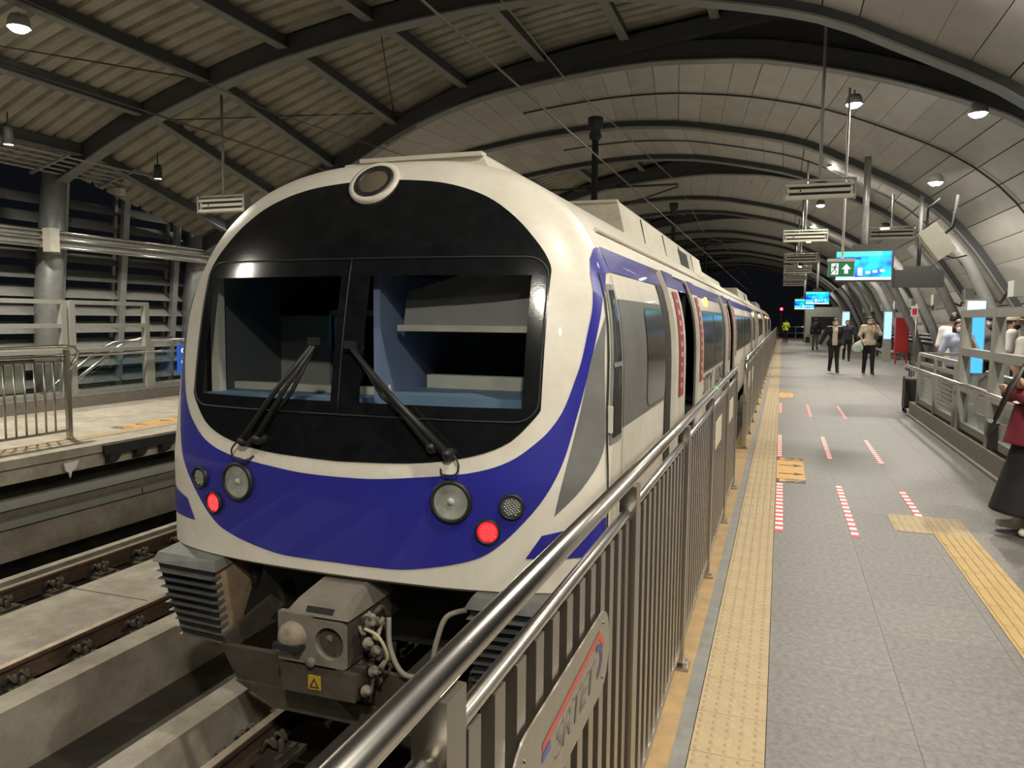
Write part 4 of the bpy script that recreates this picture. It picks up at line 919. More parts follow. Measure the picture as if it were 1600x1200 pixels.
for k, xx in enumerate((2.55, 3.5)):
    es = empty('escalator', (xx, 9.5, 0), label=('escalator balustrade with curved handrail just inside the grey frame', 'farther escalator balustrade inside the grey frame')[k], cat='escalator')
    obj('balustrade', MB().prism([(5, .1), (11.6, .1), (11.9, .35), (11.75, .75), (11.4, .86), (9.5, .86), (5, .8)], 'x', xx-.015, xx+.015), mk('balustrade', (.34, .34, .32), .35, .4, var=.1, scale=4), es)
    obj('hand_rail', MB().tube([(xx, 5, .86), (xx, 11.4, .90), (xx, 11.75, .80), (xx, 11.93, .5), (xx, 11.85, .25)], .035, 12), RUBBER if k else STEEL, es)
    obj('skirt', MB().box(xx-.05, xx+.05, 5, 11.9, 0, .14), GALV, es)

# ================================================================== HANGING FIXTURES
def fixture(x, y, z, rod, label):
    e = empty('hanging_fixture', (x, y, z), label=label, cat='fixture', group='cream slotted fixtures hung on rods')
    obj('housing', MB().box(x-.52, x+.52, y-.09, y+.09, z+.02, z+.07).box(x-.50, x+.50, y-.06, y+.09, z+.07, z+.21).box(x-.52, x+.52, y-.09, y+.09, z+.21, z+.25), CREAM, e)
    for zz in (z+.075, z+.17): obj('slot', MB().box(x-.46, x+.46, y-.066, y-.058, zz, zz+.034), VDARK, e)
    obj('louvre_strip', MB().box(x-.48, x+.48, y-.085, y-.06, z+.115, z+.165), CREAM, e)
    obj('sensor', MB().box(x-.30, x-.27, y-.09, y-.084, z+.13, z+.155), VDARK, e)
    for s_ in (-1, 1): obj('end_bracket', MB().box(x+s_*.53-.015, x+s_*.53+.015, y-.1, y+.1, z, z+.32), GREYS, e)
    obj('yoke', MB().box(x-.54, x+.54, y-.02, y+.02, z+.30, z+.335), GREYS, e)
    obj('rod', MB().tube([(x, y, z+.32), (x, y, z+.32+rod)], .026, 10), GALV, e)
fixture(.49, 13.5, 3.52, 3.6, 'cream slotted fixture on the longest rod, above the exit sign approach')
fixture(.49, 21.5, 3.60, 1.9, 'cream slotted fixture hung beyond the exit sign')
fixture(2.46, 21.0, 3.57, 1.0, 'cream slotted fixture hung beside the escalator vault')
for y in (27.5, 33.5, 39.5, 45.5): fixture(.52, y, 3.5, 2.0, 'cream slotted fixture in the receding row far along the platform')
fixture(-10.05, 12.0, 3.50, 1.85, 'cream slotted fixture hung over the opposite platform')
# exit sign on its white rod
e = empty('exit_sign', (.95, 14.8, 2.4), label='green running-man exit sign with up arrow hung on a white rod', cat='sign')
obj('case', MB().box(.73, 1.17, 14.78, 14.83, 2.35, 2.66), GREYS, e); obj('top_cover', MB().box(.72, 1.18, 14.765, 14.84, 2.61, 2.665), CREAM, e)
obj('face', MB().box(.745, 1.155, 14.772, 14.78, 2.365, 2.60), GREEN, e)
yy = 14.768
man = MB()
def quad2(mb, pts): return mb.add([(a, yy, b) for a, b in pts], [tuple(range(len(pts)))])
quad2(man, [(.79, 2.385), (.905, 2.385), (.905, 2.58), (.79, 2.58)]); obj('doorway', man, WPRINT, e)
yy = 14.765; man = MB(); man.lathe([(.001, 0), (.014, 0)], (.862, yy, 2.555), (0, 1, 0), 10)
for P in ([(.835, 2.535), (.87, 2.535), (.855, 2.47), (.83, 2.475)], [(.83, 2.48), (.85, 2.48), (.815, 2.43), (.785, 2.395), (.78, 2.41), (.80, 2.44)], [(.84, 2.48), (.858, 2.475), (.885, 2.44), (.868, 2.395), (.855, 2.40), (.866, 2.44)], [(.87, 2.53), (.90, 2.50), (.892, 2.49), (.862, 2.515)], [(.84, 2.53), (.805, 2.525), (.80, 2.49), (.81, 2.488), (.818, 2.513), (.84, 2.515)]): quad2(man, P)
obj('running_man', man, mk('sign_green', (.01, .09, .04), .5), e)
yy = 14.768; obj('arrow', quad2(quad2(MB(), [(.96, 2.48), (1.035, 2.57), (1.11, 2.48), (1.075, 2.48), (1.035, 2.51), (.995, 2.48)]), [(1.005, 2.40), (1.065, 2.40), (1.065, 2.49), (1.035, 2.52), (1.005, 2.49)]), WPRINT, e)
obj('rod', MB().tube([(.965, 14.8, 2.66), (.965, 14.8, 5.6)], .022, 10), mk('rod_white', (.8, .8, .76), .3), e)
# passenger information screens
def screenmat():
    m = bpy.data.materials.new('screen_picture'); m.use_nodes = True; nt = m.node_tree; b = nt.nodes['Principled BSDF']; N = nt.nodes.new; L = nt.links.new
    tc = N('ShaderNodeTexCoord'); w_ = N('ShaderNodeTexNoise'); w_.inputs['Scale'].default_value = 2.2; L(tc.outputs['Object'], w_.inputs[0])
    r = N('ShaderNodeValToRGB'); L(w_.outputs[0], r.inputs[0]); E_ = r.color_ramp.elements
    E_[0].position = .38; E_[0].color = (.0, .03, .75, 1); E_[1].position = .62; E_[1].color = (.0, .62, .85, 1)
    L(r.outputs[0], b.inputs['Emission Color']); b.inputs['Emission Strength'].default_value = 1.3; b.inputs['Base Color'].default_value = (0, 0, .02, 1)
    return m
SCR = screenmat(); SG = em('screen_green', (.05, .75, .35), 1.2); SWH = em('screen_white', (.7, .85, 1), 1.2); SNV = em('screen_navy', (0, .05, .3), 1)
def tv(x0, x1, y, z0, z1, pole, label):
    e = empty('display_screen', ((x0+x1)/2, y, z0), label=label, cat='screen', group='hanging passenger displays'); w_ = x1-x0; h_ = z1-z0
    obj('case', MB().box(x0-.04, x1+.04, y, y+.12, z0-.04, z1+.05), RUBBER, e)
    B = lambda a, b, c, d_, o_: MB().box(x0+a*w_, x0+b*w_, y-.004-o_, y-.001, z0+c*h_, z0+d_*h_)
    obj('picture', B(.0, 1, 0, 1, 0), SCR, e); obj('header_bar', B(0, .82, .84, 1, .002), SG, e); obj('title_strip', B(.0, .45, .72, .80, .002), SNV, e)
    obj('side_block', B(0, .34, .10, .34, .002), SG, e); obj('ticker', B(0, 1, 0, .09, .002), SWH, e)
    obj('skyline', B(.40, .48, .16, .42, .002), SWH, e)
    for k in range(3): obj('skyline', B(.54+.13*k, .62+.13*k, .22+.03*k, .30+.03*k, .002), SWH, e)
    obj('mount', MB().box((x0+x1)/2-.22, (x0+x1)/2+.22, y+.02, y+.2, z1+.05, z1+.16), RUBBER, e)
    obj('pole', MB().tube([((x0+x1)/2, y+.1, z1+.1), ((x0+x1)/2, y+.1, z1+.1+pole)], .07, 14), GALV, e)
tv(1.06, 2.14, 18, 2.45, 3.05, 1.9, 'large lit passenger display behind the exit sign')
tv(1.1, 2.2, 42, 2.45, 3.05, 2.0, 'smaller looking lit display farther down the platform'); tv(.7, 1.8, 50, 2.3, 2.9, 2.0, 'farthest lit display beyond the two others')
e = empty('black_display', (2.68, 18.2, 2.3), label='unlit black display hung beside the large lit screen', cat='screen')
obj('case', MB().box(2.2, 3.16, 18.15, 18.3, 2.29, 2.66), RUBBER, e); obj('mount', MB().box(2.4, 2.95, 18.18, 18.28, 2.66, 2.74), RUBBER, e); obj('pole', MB().tube([(2.68, 18.22, 2.7), (2.68, 18.22, 4.2)], .04, 10), RSTEELD, e)
# tilted cream panel on the vault
e = empty('vault_panel_box', (2.28, 14, 2.84), label='tilted cream square panel box on a bracket under the vault', cat='panel')
c = Vector((2.28, 14.0, 2.84)); u = Vector((.30, 0, -.42)).normalized(); v = Vector((.42, .15, .30)).normalized(); n = u.cross(v)
obj('box', MB().hexa([c+u*a*.27+v*b*.17+n*t for t in (0, .09) for a, b in ((-1, -1), (1, -1), (1, 1), (-1, 1))]), CREAM, e)
obj('bracket', MB().tube([c, c+Vector((.25, .05, .25)), c+Vector((.30, .05, .75))], .025, 8).tube([c+Vector((-.12, .05, .15)), c+Vector((-.12, .05, .55)), c+Vector((.05, .05, .7))], .02, 8), RSTEELD, e)
obj('cable', MB().tube([c+Vector((.15, .03, -.2)), c+Vector((.3, .1, -.25)), c+Vector((.5, .2, -.2))], .012, 6), RUBBER, e)
# lit map totem, notice post, red cabinet, benches
e = empty('lit_totem', (3.1, 14.9, 0), label='tall glowing blue and white information totem behind the waiting passengers', cat='totem')
obj('body', MB().box(2.95, 3.25, 14.86, 14.98, 0, 1.95), GREYS, e); obj('top_face', MB().box(2.965, 3.235, 14.85, 14.862, 1.70, 1.92), em('totem_pale', (.5, .8, .95), 1.1), e); obj('lower_face', MB().box(2.965, 3.235, 14.85, 14.862, .7, 1.66), em('totem_blue', (.05, .3, .85), 1.2), e); obj('green_edge', MB().box(2.965, 3.0, 14.845, 14.852, .9, 1.62), SG, e)
for k, (x, y) in enumerate(((3.9, 33), (2.6, 36))):
    e = empty('lit_totem', (x, y, 0), label=('far glowing totem behind the seated passenger', 'far glowing totem behind the walking pair')[k], cat='totem')
    obj('body', MB().box(x-.15, x+.15, y, y+.1, 0, 2.0), GREYS, e); obj('face', MB().box(x-.13, x+.13, y-.01, y, .9, 1.95), em('totem_far', (.25, .45, .9), 1.3), e)
e = empty('hose_cabinet', (4.2, 31.5, 0), label='tall red fire hose cabinet on legs against the right wall', cat='cabinet')
obj('body', MB().box(3.98, 4.42, 31.4, 31.7, .45, 1.72), REDP, e); obj('door', MB().box(4.0, 4.40, 31.385, 31.4, .48, 1.69), REDP, e)
for x in (4.0, 4.36): obj('leg', MB().box(x, x+.05, 31.42, 31.5, 0, .46), REDP, e)
e = empty('notice_post', (3.55, 24, 0), label='slim post with a small red and white notice', cat='sign')
obj('pole', MB().tube([(3.55, 24, 0), (3.55, 24, 2.05)], .025, 8), STEELB, e); obj('notice', MB().box(3.40, 3.58, 23.96, 23.97, 1.72, 2.02), TWHITE, e); obj('print', MB().box(3.43, 3.55, 23.955, 23.96, 1.76, 1.94), TRED, e)
for k, y in enumerate((36, 38.4, 40.8)):
    e = empty('bench', (4.35, y, 0), label='low grey bench block along the right wall, %s' % ('beside the red cabinet', 'with the seated passenger', 'beyond the seated passenger')[k], cat='bench')
    obj('seat', MB().box(4.1, 4.6, y-.9, y+.9, .29, .35), GREYS, e)
    for dy in (-.7, .7): obj('leg', MB().box(4.15, 4.55, y+dy-.06, y+dy+.06, 0, .29), CONC, e)
# far end: kiosk, barrier, red signal
e = empty('kiosk', (2.6, 62, 0), label='grey kiosk block far along the platform', cat='kiosk')
obj('wall', MB().box(1.6, 4.6, 60, 64, 0, 2.6), GREYS, e); obj('window', MB().box(2.0, 3.6, 59.97, 60, 1.0, 1.9), DGLASS, e)
e = empty('end_barrier', (1, 68, 0), label='steel barrier across the far platform end', cat='railing')
for z in (1.1, .6): obj('rail', MB().tube([(-.3, 68, z), (4, 68, z)], .03, 8), STEEL, e)
for x in (-.3, 1.1, 2.5, 4): obj('post', MB().tube([(x, 68, 0), (x, 68, 1.1)], .03, 8), STEEL, e)
e = empty('signal_post', (-.1, 80, 0), label='railway signal showing a red light past the platform end', cat='signal')
obj('pole', MB().tube([(-.1, 80, 0), (-.1, 80, 2.4)], .07, 10), GALV, e); obj('head', MB().box(-.3, .1, 80, 80.2, 2.3, 3.2), RUBBER, e); obj('lens', MB().lathe([(.14, 0), (.1, .06), (.001, .07)], (-.1, 80, 2.75), (0, -1, 0), 16), em('signal_red', (1, .02, .05), 12), e)
# ================================================================== OVERHEAD LINE
def wire(pts, r, label):
    return obj('overhead_wire', MB().tube(pts, r, 6), mk('wire', (.16, .15, .13), .5, .6), base=pts[0], label=label, cat='wire', group='overhead line wires')
wire([(-2.23, -2.5, 3.56), (-2.23, 90, 3.56)], .010, 'contact wire over the train')
wire([(-2.23, -2.5, 4.35), (-2.23, 8, 4.05), (-2.23, 17, 4.5), (-2.23, 23.5, 4.05), (-2.23, 30, 4.5), (-2.23, 60, 4.3)], .007, 'sagging carrier wire over the train')
wire([(-6.0, -2.5, 3.56), (-6.0, 90, 3.56)], .010, 'contact wire over the empty track')
wire([(-6.0, -2.5, 4.35), (-6.0, 8, 4.05), (-6.0, 17, 4.5), (-6.0, 23.5, 4.05), (-6.0, 30, 4.5), (-6.0, 60, 4.3)], .007, 'sagging carrier wire over the empty track')
for k, y in enumerate((17.1, 30.2, 43.3)):
    e = empty('line_mast', (-4.1, y, -1.58), label=('nearest dark mast between the tracks, with insulator arms', 'second dark mast between the tracks', 'third dark mast between the tracks')[k], cat='mast')
    obj('post', MB().tube([(-4.1, y, -1.58), (-4.1, y, 5.75)], .075, 14), RSTEELD, e)
    obj('cap', MB().lathe([(.08, 0), (.14, .06), (.14, .12), (.10, .2), (.15, .3), (.17, .38), (.17, .5), (.001, .5)], (-4.1, y, 5.55), (0, 0, 1), 16), RSTEELD, e)
    for s_, xw in ((1, -2.23), (-1, -6.0)):
        obj('arm', MB().tube([(-4.1, y, 4.5), (xw, y, 4.5)], .025, 8).tube([(-4.1, y, 3.9), (xw, y, 4.45)], .02, 8).tube([(xw-s_*.5, y, 4.0), (xw, y, 3.58)], .015, 6), RSTEELD, e)
        for q in range(6): obj('insulator', MB().lathe([(.02, 0), (.06, .01), (.02, .03)], (-4.1+s_*(.2+q*.045), y, 4.5), (s_, 0, 0), 12), mk('insulator', (.10, .07, .05), .3), e)

# ================================================================== PEOPLE (smooth distance fields turned into meshes)
def nets(Fn, lo, hi, h):
    lo = np.array(lo); n = np.ceil((np.array(hi)-lo)/h).astype(int)+1
    g = [lo[i]+h*np.arange(n[i]) for i in range(3)]
    Xg, Yg, Zg = np.meshgrid(*g, indexing='ij'); V = Fn(Xg, Yg, Zg)
    c = V[:-1, :-1, :-1]; acc = np.zeros(c.shape+(3,)); cnt = np.zeros(c.shape)
    corner = lambda o: V[o[0]:o[0]+c.shape[0], o[1]:o[1]+c.shape[1], o[2]:o[2]+c.shape[2]]
    for ax in range(3):
        for a in (0, 1):
            for b in (0, 1):
                o = [0, 0, 0]; oth = [i for i in range(3) if i != ax]; o[oth[0]] = a; o[oth[1]] = b; o2 = list(o); o2[ax] = 1
                v0, v1 = corner(o), corner(o2); m = (v0 < 0) != (v1 < 0); t = np.where(m, v0/np.where(v0 == v1, 1, v0-v1), 0)
                for i in range(3): acc[..., i] += np.where(m, o[i]+(t if i == ax else 0), 0)
                cnt += m
    act = cnt > 0; idx = -np.ones(c.shape, int); idx[act] = np.arange(act.sum()); ijk = np.argwhere(act)
    verts = lo+h*(ijk+acc[act]/cnt[act][:, None]); faces = []
    for ax in range(3):
        oth = [i for i in range(3) if i != ax]; sl0 = [slice(None)]*3; sl1 = [slice(None)]*3
        sl0[ax] = slice(0, -1); sl1[ax] = slice(1, None); s0, s1 = V[tuple(sl0)] < 0, V[tuple(sl1)] < 0
        E_ = np.argwhere(s0 != s1); E_ = E_[(E_[:, oth[0]] > 0) & (E_[:, oth[1]] > 0) & (E_[:, oth[0]] < n[oth[0]]-1) & (E_[:, oth[1]] < n[oth[1]]-1)]
        if len(E_) == 0: continue
        q = []
        for a, b in ((-1, -1), (0, -1), (0, 0), (-1, 0)):
            k = E_.copy(); k[:, oth[0]] += a; k[:, oth[1]] += b; q.append(idx[k[:, 0], k[:, 1], k[:, 2]])
        q = np.stack(q, 1); fl = s0[E_[:, 0], E_[:, 1], E_[:, 2]]
        if ax == 1: fl = ~fl
        q[~fl] = q[~fl][:, ::-1]; faces += [tuple(r) for r in q if min(r) >= 0]
    return verts, faces
def cone(a, b, ra, rb):
    a, b = np.array(a, float), np.array(b, float); d_ = b-a; L2 = max(1e-9, d_@d_)
    def fn(x, y, z):
        t = np.clip(((x-a[0])*d_[0]+(y-a[1])*d_[1]+(z-a[2])*d_[2])/L2, 0, 1)
        return np.sqrt((x-a[0]-t*d_[0])**2+(y-a[1]-t*d_[1])**2+(z-a[2]-t*d_[2])**2)-(ra+(rb-ra)*t)
    return fn
def ell(c, r):
    def fn(x, y, z):
        k = np.sqrt(((x-c[0])/r[0])**2+((y-c[1])/r[1])**2+((z-c[2])/r[2])**2); return (k-1)*min(r)
    return fn
def blend(fs, k):
    def fn(x, y, z):
        v = fs[0](x, y, z)
        for f in fs[1:]:
            w_ = f(x, y, z); h_ = np.clip(.5+.5*(w_-v)/k, 0, 1); v = w_*(1-h_)+v*h_-k*h_*(1-h_)
        return v
    return fn
def cut(f, *planes):   # keep where g <= 0
    def fn(x, y, z):
        v = f(x, y, z)
        for g in planes: v = np.maximum(v, g(x, y, z))
        return v
    return fn
SKIN = mk('skin', (.46, .27, .18), .55, var=.05); HAIRM = mk('hair', (.012, .010, .009), .45, var=.3, scale=60); MASKM = mk('face_mask', (.45, .62, .62), .7); MASKW = mk('face_mask_white', (.75, .74, .70), .7)
LIP = mk('lip', (.33, .12, .10), .5); EYE = mk('eye', (.02, .015, .012), .3)
def cloth(name, c): return mk('cloth_'+name, c, .85, var=.12, scale=9, bump=.25, bscale=14)
def fieldobj(name, fn, lo, hi, h, mat, parent):
    v, f = nets(fn, lo, hi, h); me = bpy.data.meshes.new(name); me.from_pydata([tuple(p) for p in v], [], f); me.materials.append(mat)
    me.polygons.foreach_set('use_smooth', [True]*len(me.polygons)); me.update(); o = bpy.data.objects.new(name, me); COL.objects.link(o); o.parent = parent; return o
def person(label, loc, rz, H, top, bottom, arms, legs=None, hair='short', mask=None, sleeve='short', skirt=False, shoes=(.03, .03, .03), seated=False, vox=.02, cap=None, head_turn=0.0, build=1.0, group=None, jacket=None):
    """faces -Y at rz=0; arms: two (elbow, hand) pairs in metres for a 1.7 m figure, the figure's right (-x) first"""
    e = empty('person', loc, rz, label=label, cat='person'); s = H/1.7; v3 = lambda p: (p[0]*s, p[1]*s, p[2]*s)
    hip = .93; zo = 0
    legs = legs or [((-.10, 0, .49), (-.11, .02, .09)), ((.10, 0, .49), (.11, .02, .09))]
    hips = [(-.085*build, 0, hip), (.085*build, 0, hip)]; 
    if seated: zo = -.45
    sh = [(-.175*build, 0, 1.40+zo), (.175*build, 0, 1.40+zo)]
    if seated: hips = [(-.085, 0, hip+zo), (.085, 0, hip+zo)]
    hc = (0, -.02, 1.585+zo); ct, st_ = math.cos(head_turn), math.sin(head_turn); rotp = lambda p: (hc[0]+ct*p[0]-st_*p[1], hc[1]+st_*p[0]+ct*p[1], hc[2]+p[2])
    C_ = lambda a, b, ra, rb: cone(v3(a), v3(b), ra*s, rb*s); E_ = lambda c, r: ell(v3(c), [q*s for q in r])
    g = 0
    torso = lambda o_: [C_((0, .0, 1.0+zo), (0, .01, 1.18+zo), .115*build+o_, .115*build+o_), C_((-.07*build, 0, 1.30+zo), (.07*build, 0, 1.30+zo), .115+o_, .115+o_), C_(sh[0], sh[1], .062+o_, .062+o_), C_(hips[0], hips[1], .11*build+o_, .11*build+o_)]
    armf = lambda o_, upto: [f for k in (0, 1) for f in ([C_(sh[k], arms[k][0], .055*build+o_, .043+o_)]+([C_(arms[k][0], arms[k][1], .043+o_, .030+o_)] if upto == 'long' else []))]
    legf = lambda o_: [f for k in (0, 1) for f in (C_(hips[k], legs[k][0], .088*build+o_, .058+o_), C_(legs[k][0], legs[k][1], .058+o_, .040+o_*1.3))]
    head = [E_(hc, (.076, .095, .115)), E_(rotp((0, -.03, -.05)), (.058, .065, .07)), C_((0, .015, 1.42+zo), (0, .0, 1.53+zo), .052, .050), C_(rotp((0, -.09, .0)), rotp((0, -.108, -.028)), .010, .015), E_(rotp((-.078, .005, -.01)), (.014, .024, .032)), E_(rotp((.078, .005, -.01)), (.014, .024, .032))]
    hands = []
    for k in (0, 1):
        el, ha = np.array(arms[k][0]), np.array(arms[k][1]); dr = (ha-el)/np.linalg.norm(ha-el); sd = np.cross(dr, (0, 1, 0.2)); sd = sd/(np.linalg.norm(sd)+1e-6)
        hands.append(C_(ha, ha+dr*.07, .030, .034))
        for q, ln in zip((-1.5, -.5, .5, 1.5), (.065, .075, .07, .055)):
            b0_ = ha+dr*.085+sd*q*.018; hands += [C_(b0_, b0_+dr*ln*.6, .011, .010), C_(b0_+dr*ln*.6, b0_+dr*ln+np.array((0, -.02, 0)), .010, .009)]
        hands.append(C_(ha+dr*.02+sd*.03, ha+dr*.07+sd*.062, .013, .010))
    bw = .62*s; lo = (-bw, -.55*s, -.02); hi = (bw, .45*s, 1.76*s)
    if seated: lo = (-bw, -.85*s, -.02); hi = (bw, .45*s, 1.4*s)
    body = blend(head+torso(-.012)+armf(-.006, 'long')+hands+legf(-.012), .018*s)
    fieldobj('body', body, lo, hi, vox, SKIN, e)
    hem = (.86+zo)*s
    topf = blend(torso(.012)+armf(.016, sleeve), .03*s)
    pl = [lambda x, y, z: hem-z, lambda x, y, z: z-(1.475+zo)*s]
    if sleeve == 'short':
        pass
    fieldobj('top', cut(topf, *pl), lo, hi, vox, top, e)
    if jacket: fieldobj('jacket', cut(blend(torso(.030)+armf(.030, 'long'), .03*s), lambda x, y, z: (.83+zo)*s-z, lambda x, y, z: z-(1.46+zo)*s, lambda x, y, z: np.where(y < 0, .075*s-np.abs(x), -1)), lo, hi, vox, jacket, e)
    if skirt:
        sk = blend([C_((0, 0, .95), (0, 0, .80), .135, .165), C_((0, .0, .80), (0, .0, .16), .165, .275)], .03)
        fieldobj('skirt', cut(sk, lambda x, y, z: z-1.0*s, lambda x, y, z: .165*s-z), lo, hi, vox, bottom, e)
    else:
        fieldobj('trousers', cut(blend(legf(.008)+[C_(hips[0], hips[1], .115*build, .115*build), C_((0, 0, hip+zo), (0, 0, 1.0+zo), .10*build, .10*build)], .03), lambda x, y, z: z-(1.0+zo)*s, lambda x, y, z: .06*s-z), lo, hi, vox, bottom, e)
    SM = mk('shoe', shoes, .6)
    for k in (0, 1):
        a = np.array(legs[k][1]); zz = max(a[2]-.045, .035)
        f = blend([C_((a[0], a[1]+.03, zz), (a[0]*1.05, a[1]-.12, zz-.005), .045, .036), C_((a[0], a[1]+.01, zz), (a[0], a[1]+.01, zz+.05), .045, .042)], .02)
        fl = (zz-.035)*s
        fieldobj('shoe', cut(f, lambda x, y, z: fl-z), ((a[0]-.1)*s, (a[1]-.22)*s, fl-.03), ((a[0]+.1)*s, (a[1]+.12)*s, (zz+.14)*s), min(vox, .012), SM, e)
    hs = [E_((hc[0], hc[1]+.012, hc[2]+.012), (.088, .105, .122))]
    face = lambda x, y, z: -(-(ct*(y/s-hc[1])-st_*(x/s-hc[0]))-.035-np.maximum(0, (z/s-hc[2]-.045))*1.6)*-1.0*s
    facecut = lambda x, y, z: ((-(ct*(y/s-hc[1])-st_*(x/s-hc[0])))-.03-np.maximum(0, (z/s-hc[2]-.03))*1.8)*s
    if hair in ('long', 'tail'):
        hs += [C_((0, .07, 1.56+zo), (0, .10, (1.25 if hair == 'long' else 1.35)+zo), .075 if hair == 'long' else .045, .05 if hair == 'long' else .03)]
        if hair == 'long': hs += [C_((-.07, .02, 1.55+zo), (-.09, -.02, 1.28+zo), .035, .03), C_((.07, .02, 1.55+zo), (.09, -.02, 1.28+zo), .035, .03)]
    low = {'short': 1.56, 'long': 1.15, 'tail': 1.25, 'bun': 1.54}[hair]+zo
    hl = (-.2*s, -.2*s, (low-.05)*s); hh = (.2*s, .25*s, 1.75*s if not seated else 1.3*s)
    fieldobj('hair', cut(blend(hs, .02), facecut, lambda x, y, z: low*s-z), hl, hh, min(vox, .013), HAIRM if cap is None else HAIRM, e)
    if cap is not None:
        fieldobj('cap', cut(blend([E_((hc[0], hc[1]+.01, hc[2]+.035), (.096, .112, .10)), E_(rotp((0, -.13, .045)), (.07, .08, .012))], .01), lambda x, y, z: (hc[2]+.03)*s-z), hl, hh, .012, cap, e)
    for q in (-1, 1):
        p = rotp((q*.031, -.088, .012)); obj('eye', MB().lathe([(.001, .010*s), (.011*s, .006*s), (.013*s, 0)], v3(p), (st_, -ct, 0), 8), EYE, e, local=True)
    if mask is not None:
        fieldobj('face_mask', cut(blend([E_(rotp((0, -.035, -.045)), (.068, .078, .062))], .01), lambda x, y, z: ((ct*(y/s-hc[1])-st_*(x/s-hc[0]))+.03)*s), hl, hh, .010, mask, e)
    else:
        p = rotp((0, -.092, -.062)); obj('mouth', MB().bar(v3((p[0]-.022*ct, p[1]-.022*st_, p[2])), v3((p[0]+.022*ct, p[1]+.022*st_, p[2])), .010*s, .008*s), LIP, e, local=True)
    return e
REST = [((-.23, .03, 1.13), (-.24, -.03, .88)), ((.23, .03, 1.13), (.24, -.03, .88))]
WALK = [((-.09, -.06, .50), (-.09, .10, .12)), ((.10, .02, .49), (.10, -.12, .09))]
CBL = cloth('black', (.012, .012, .014)); CWH = cloth('white', (.62, .60, .56)); CNV = cloth('navy', (.03, .035, .05)); CCR = cloth('cream', (.58, .50, .38)); CLB = cloth('light_blue', (.42, .48, .64)); CMR = cloth('maroon', (.20, .025, .045)); CHV = cloth('hi_vis', (.55, .70, .05)); CGY = cloth('grey', (.16, .16, .17))
def bag(name, parent, mb, mat, **kw): return obj(name, mb, mat, **kw)
# woman in maroon at the escalator frame
p = person('woman in black headscarf, maroon top and long black skirt by the escalator frame', (1.74, 6.46, 0), math.radians(-85), 1.55, CMR, CBL, [((-.28, -.16, 1.10), (.04, -.215, 1.19)), ((.28, -.16, 1.08), (-.04, -.225, 1.13))], sleeve='long', skirt=True, shoes=(.80, .76, .68), vox=.013, build=1.25, hair='bun',
           legs=[((-.10, .0, .47), (-.12, -.02, .09)), ((.10, 0, .47), (.14, .06, .09))])
p.rotation_euler.x = math.radians(-5); s_ = 1.55/1.7
fieldobj('headscarf', cut(blend([ell((0, 0, 1.46), (.105, .125, .14)), cone((0, .0, 1.38), (0, -.02, 1.20), .11, .17), cone((-.10, 0, 1.26), (.10, 0, 1.26), .13, .13)], .04), lambda x, y, z: 1.09-z, lambda x, y, z: np.where((z > 1.36) & (z < 1.53), -(y+.085), -1)), (-.4, -.4, 1.0), (.4, .4, 1.7), .013, CBL, p)
fieldobj('tunic_hem', cut(blend([cone((0, 0, 1.0), (0, 0, .66), .18, .225)], .03), lambda x, y, z: z-.95, lambda x, y, z: .66-z), (-.35, -.35, .6), (.35, .35, 1.05), .013, CMR, p)
b = empty('shoulder_bag', (1.510, 6.200, .70), label='black shoulder bag worn by the woman in maroon', cat='bag')
obj('pouch', MB().hexa([(1.400, 6.170, .66), (1.460, 6.120, .66), (1.510, 6.360, .66), (1.440, 6.370, .66), (1.410, 6.160, .84), (1.460, 6.140, .84), (1.500, 6.350, .84), (1.450, 6.360, .84)]), RUBBER, b)
obj('flap', MB().hexa([(1.392, 6.160, .74), (1.400, 6.150, .74), (1.435, 6.380, .74), (1.430, 6.380, .74), (1.400, 6.150, .85), (1.470, 6.130, .85), (1.510, 6.360, .85), (1.440, 6.380, .85)]), RUBBER, b)
obj('strap', MB().tube([(1.430, 6.150, .84), (1.540, 6.180, 1.1), (1.640, 6.260, 1.27)], .010, 6).tube([(1.480, 6.360, .84), (1.560, 6.360, 1.1), (1.660, 6.320, 1.27)], .010, 6), RUBBER, b)
# walking pair
p = person('woman with face mask in cream blouse and open black jacket walking this way', (1.52, 25.2, 0), math.radians(8), 1.64, CCR, CBL, [((-.30, .02, 1.16), (-.42, -.06, .93)), ((.24, .03, 1.13), (.22, -.12, .90))], legs=WALK, hair='tail', mask=MASKM, sleeve='long', jacket=CBL, head_turn=.5, vox=.018)
p = person('man in cream shirt with mask and phone at his ear, carrying a plastic bag', (2.46, 24.9, 0), math.radians(5), 1.70, CCR, CBL, [((-.27, -.04, 1.16), (-.20, -.20, .98)), ((.30, -.05, 1.20), (.13, -.08, 1.50))], legs=[((-.10, -.02, .50), (-.11, .04, .10)), ((.10, -.04, .49), (.11, -.06, .09))], mask=MASKM, vox=.018)
obj('lanyard', MB().tube([(-.05, -.10, 1.46), (-.02, -.145, 1.28), (0, -.15, 1.12), (.02, -.145, 1.28), (.05, -.10, 1.46)], .008, 6), ORANGE, p, local=True)
obj('mobile_phone', MB().box(2.56, 2.575, 24.74, 24.84, 1.46, 1.60), RUBBER, base=(2.57, 24.8, 1.46), label='dark phone held to the ear of the man in the cream shirt', cat='phone')
fieldobj('plastic_bag', blend([ell((0, 0, 0), (.16, .07, .15)), cone((0, 0, .08), (.08, 0, .22), .10, .03)], .04), (-.25, -.15, -.2), (.25, .15, .3), .018, cloth('plastic', (.50, .60, .52)), None)
o = bpy.data.objects['plastic_bag']; o.location = (2.13, 24.62, .78); tag(o, 'pale green plastic bag in the hand of the man on the phone', 'bag')
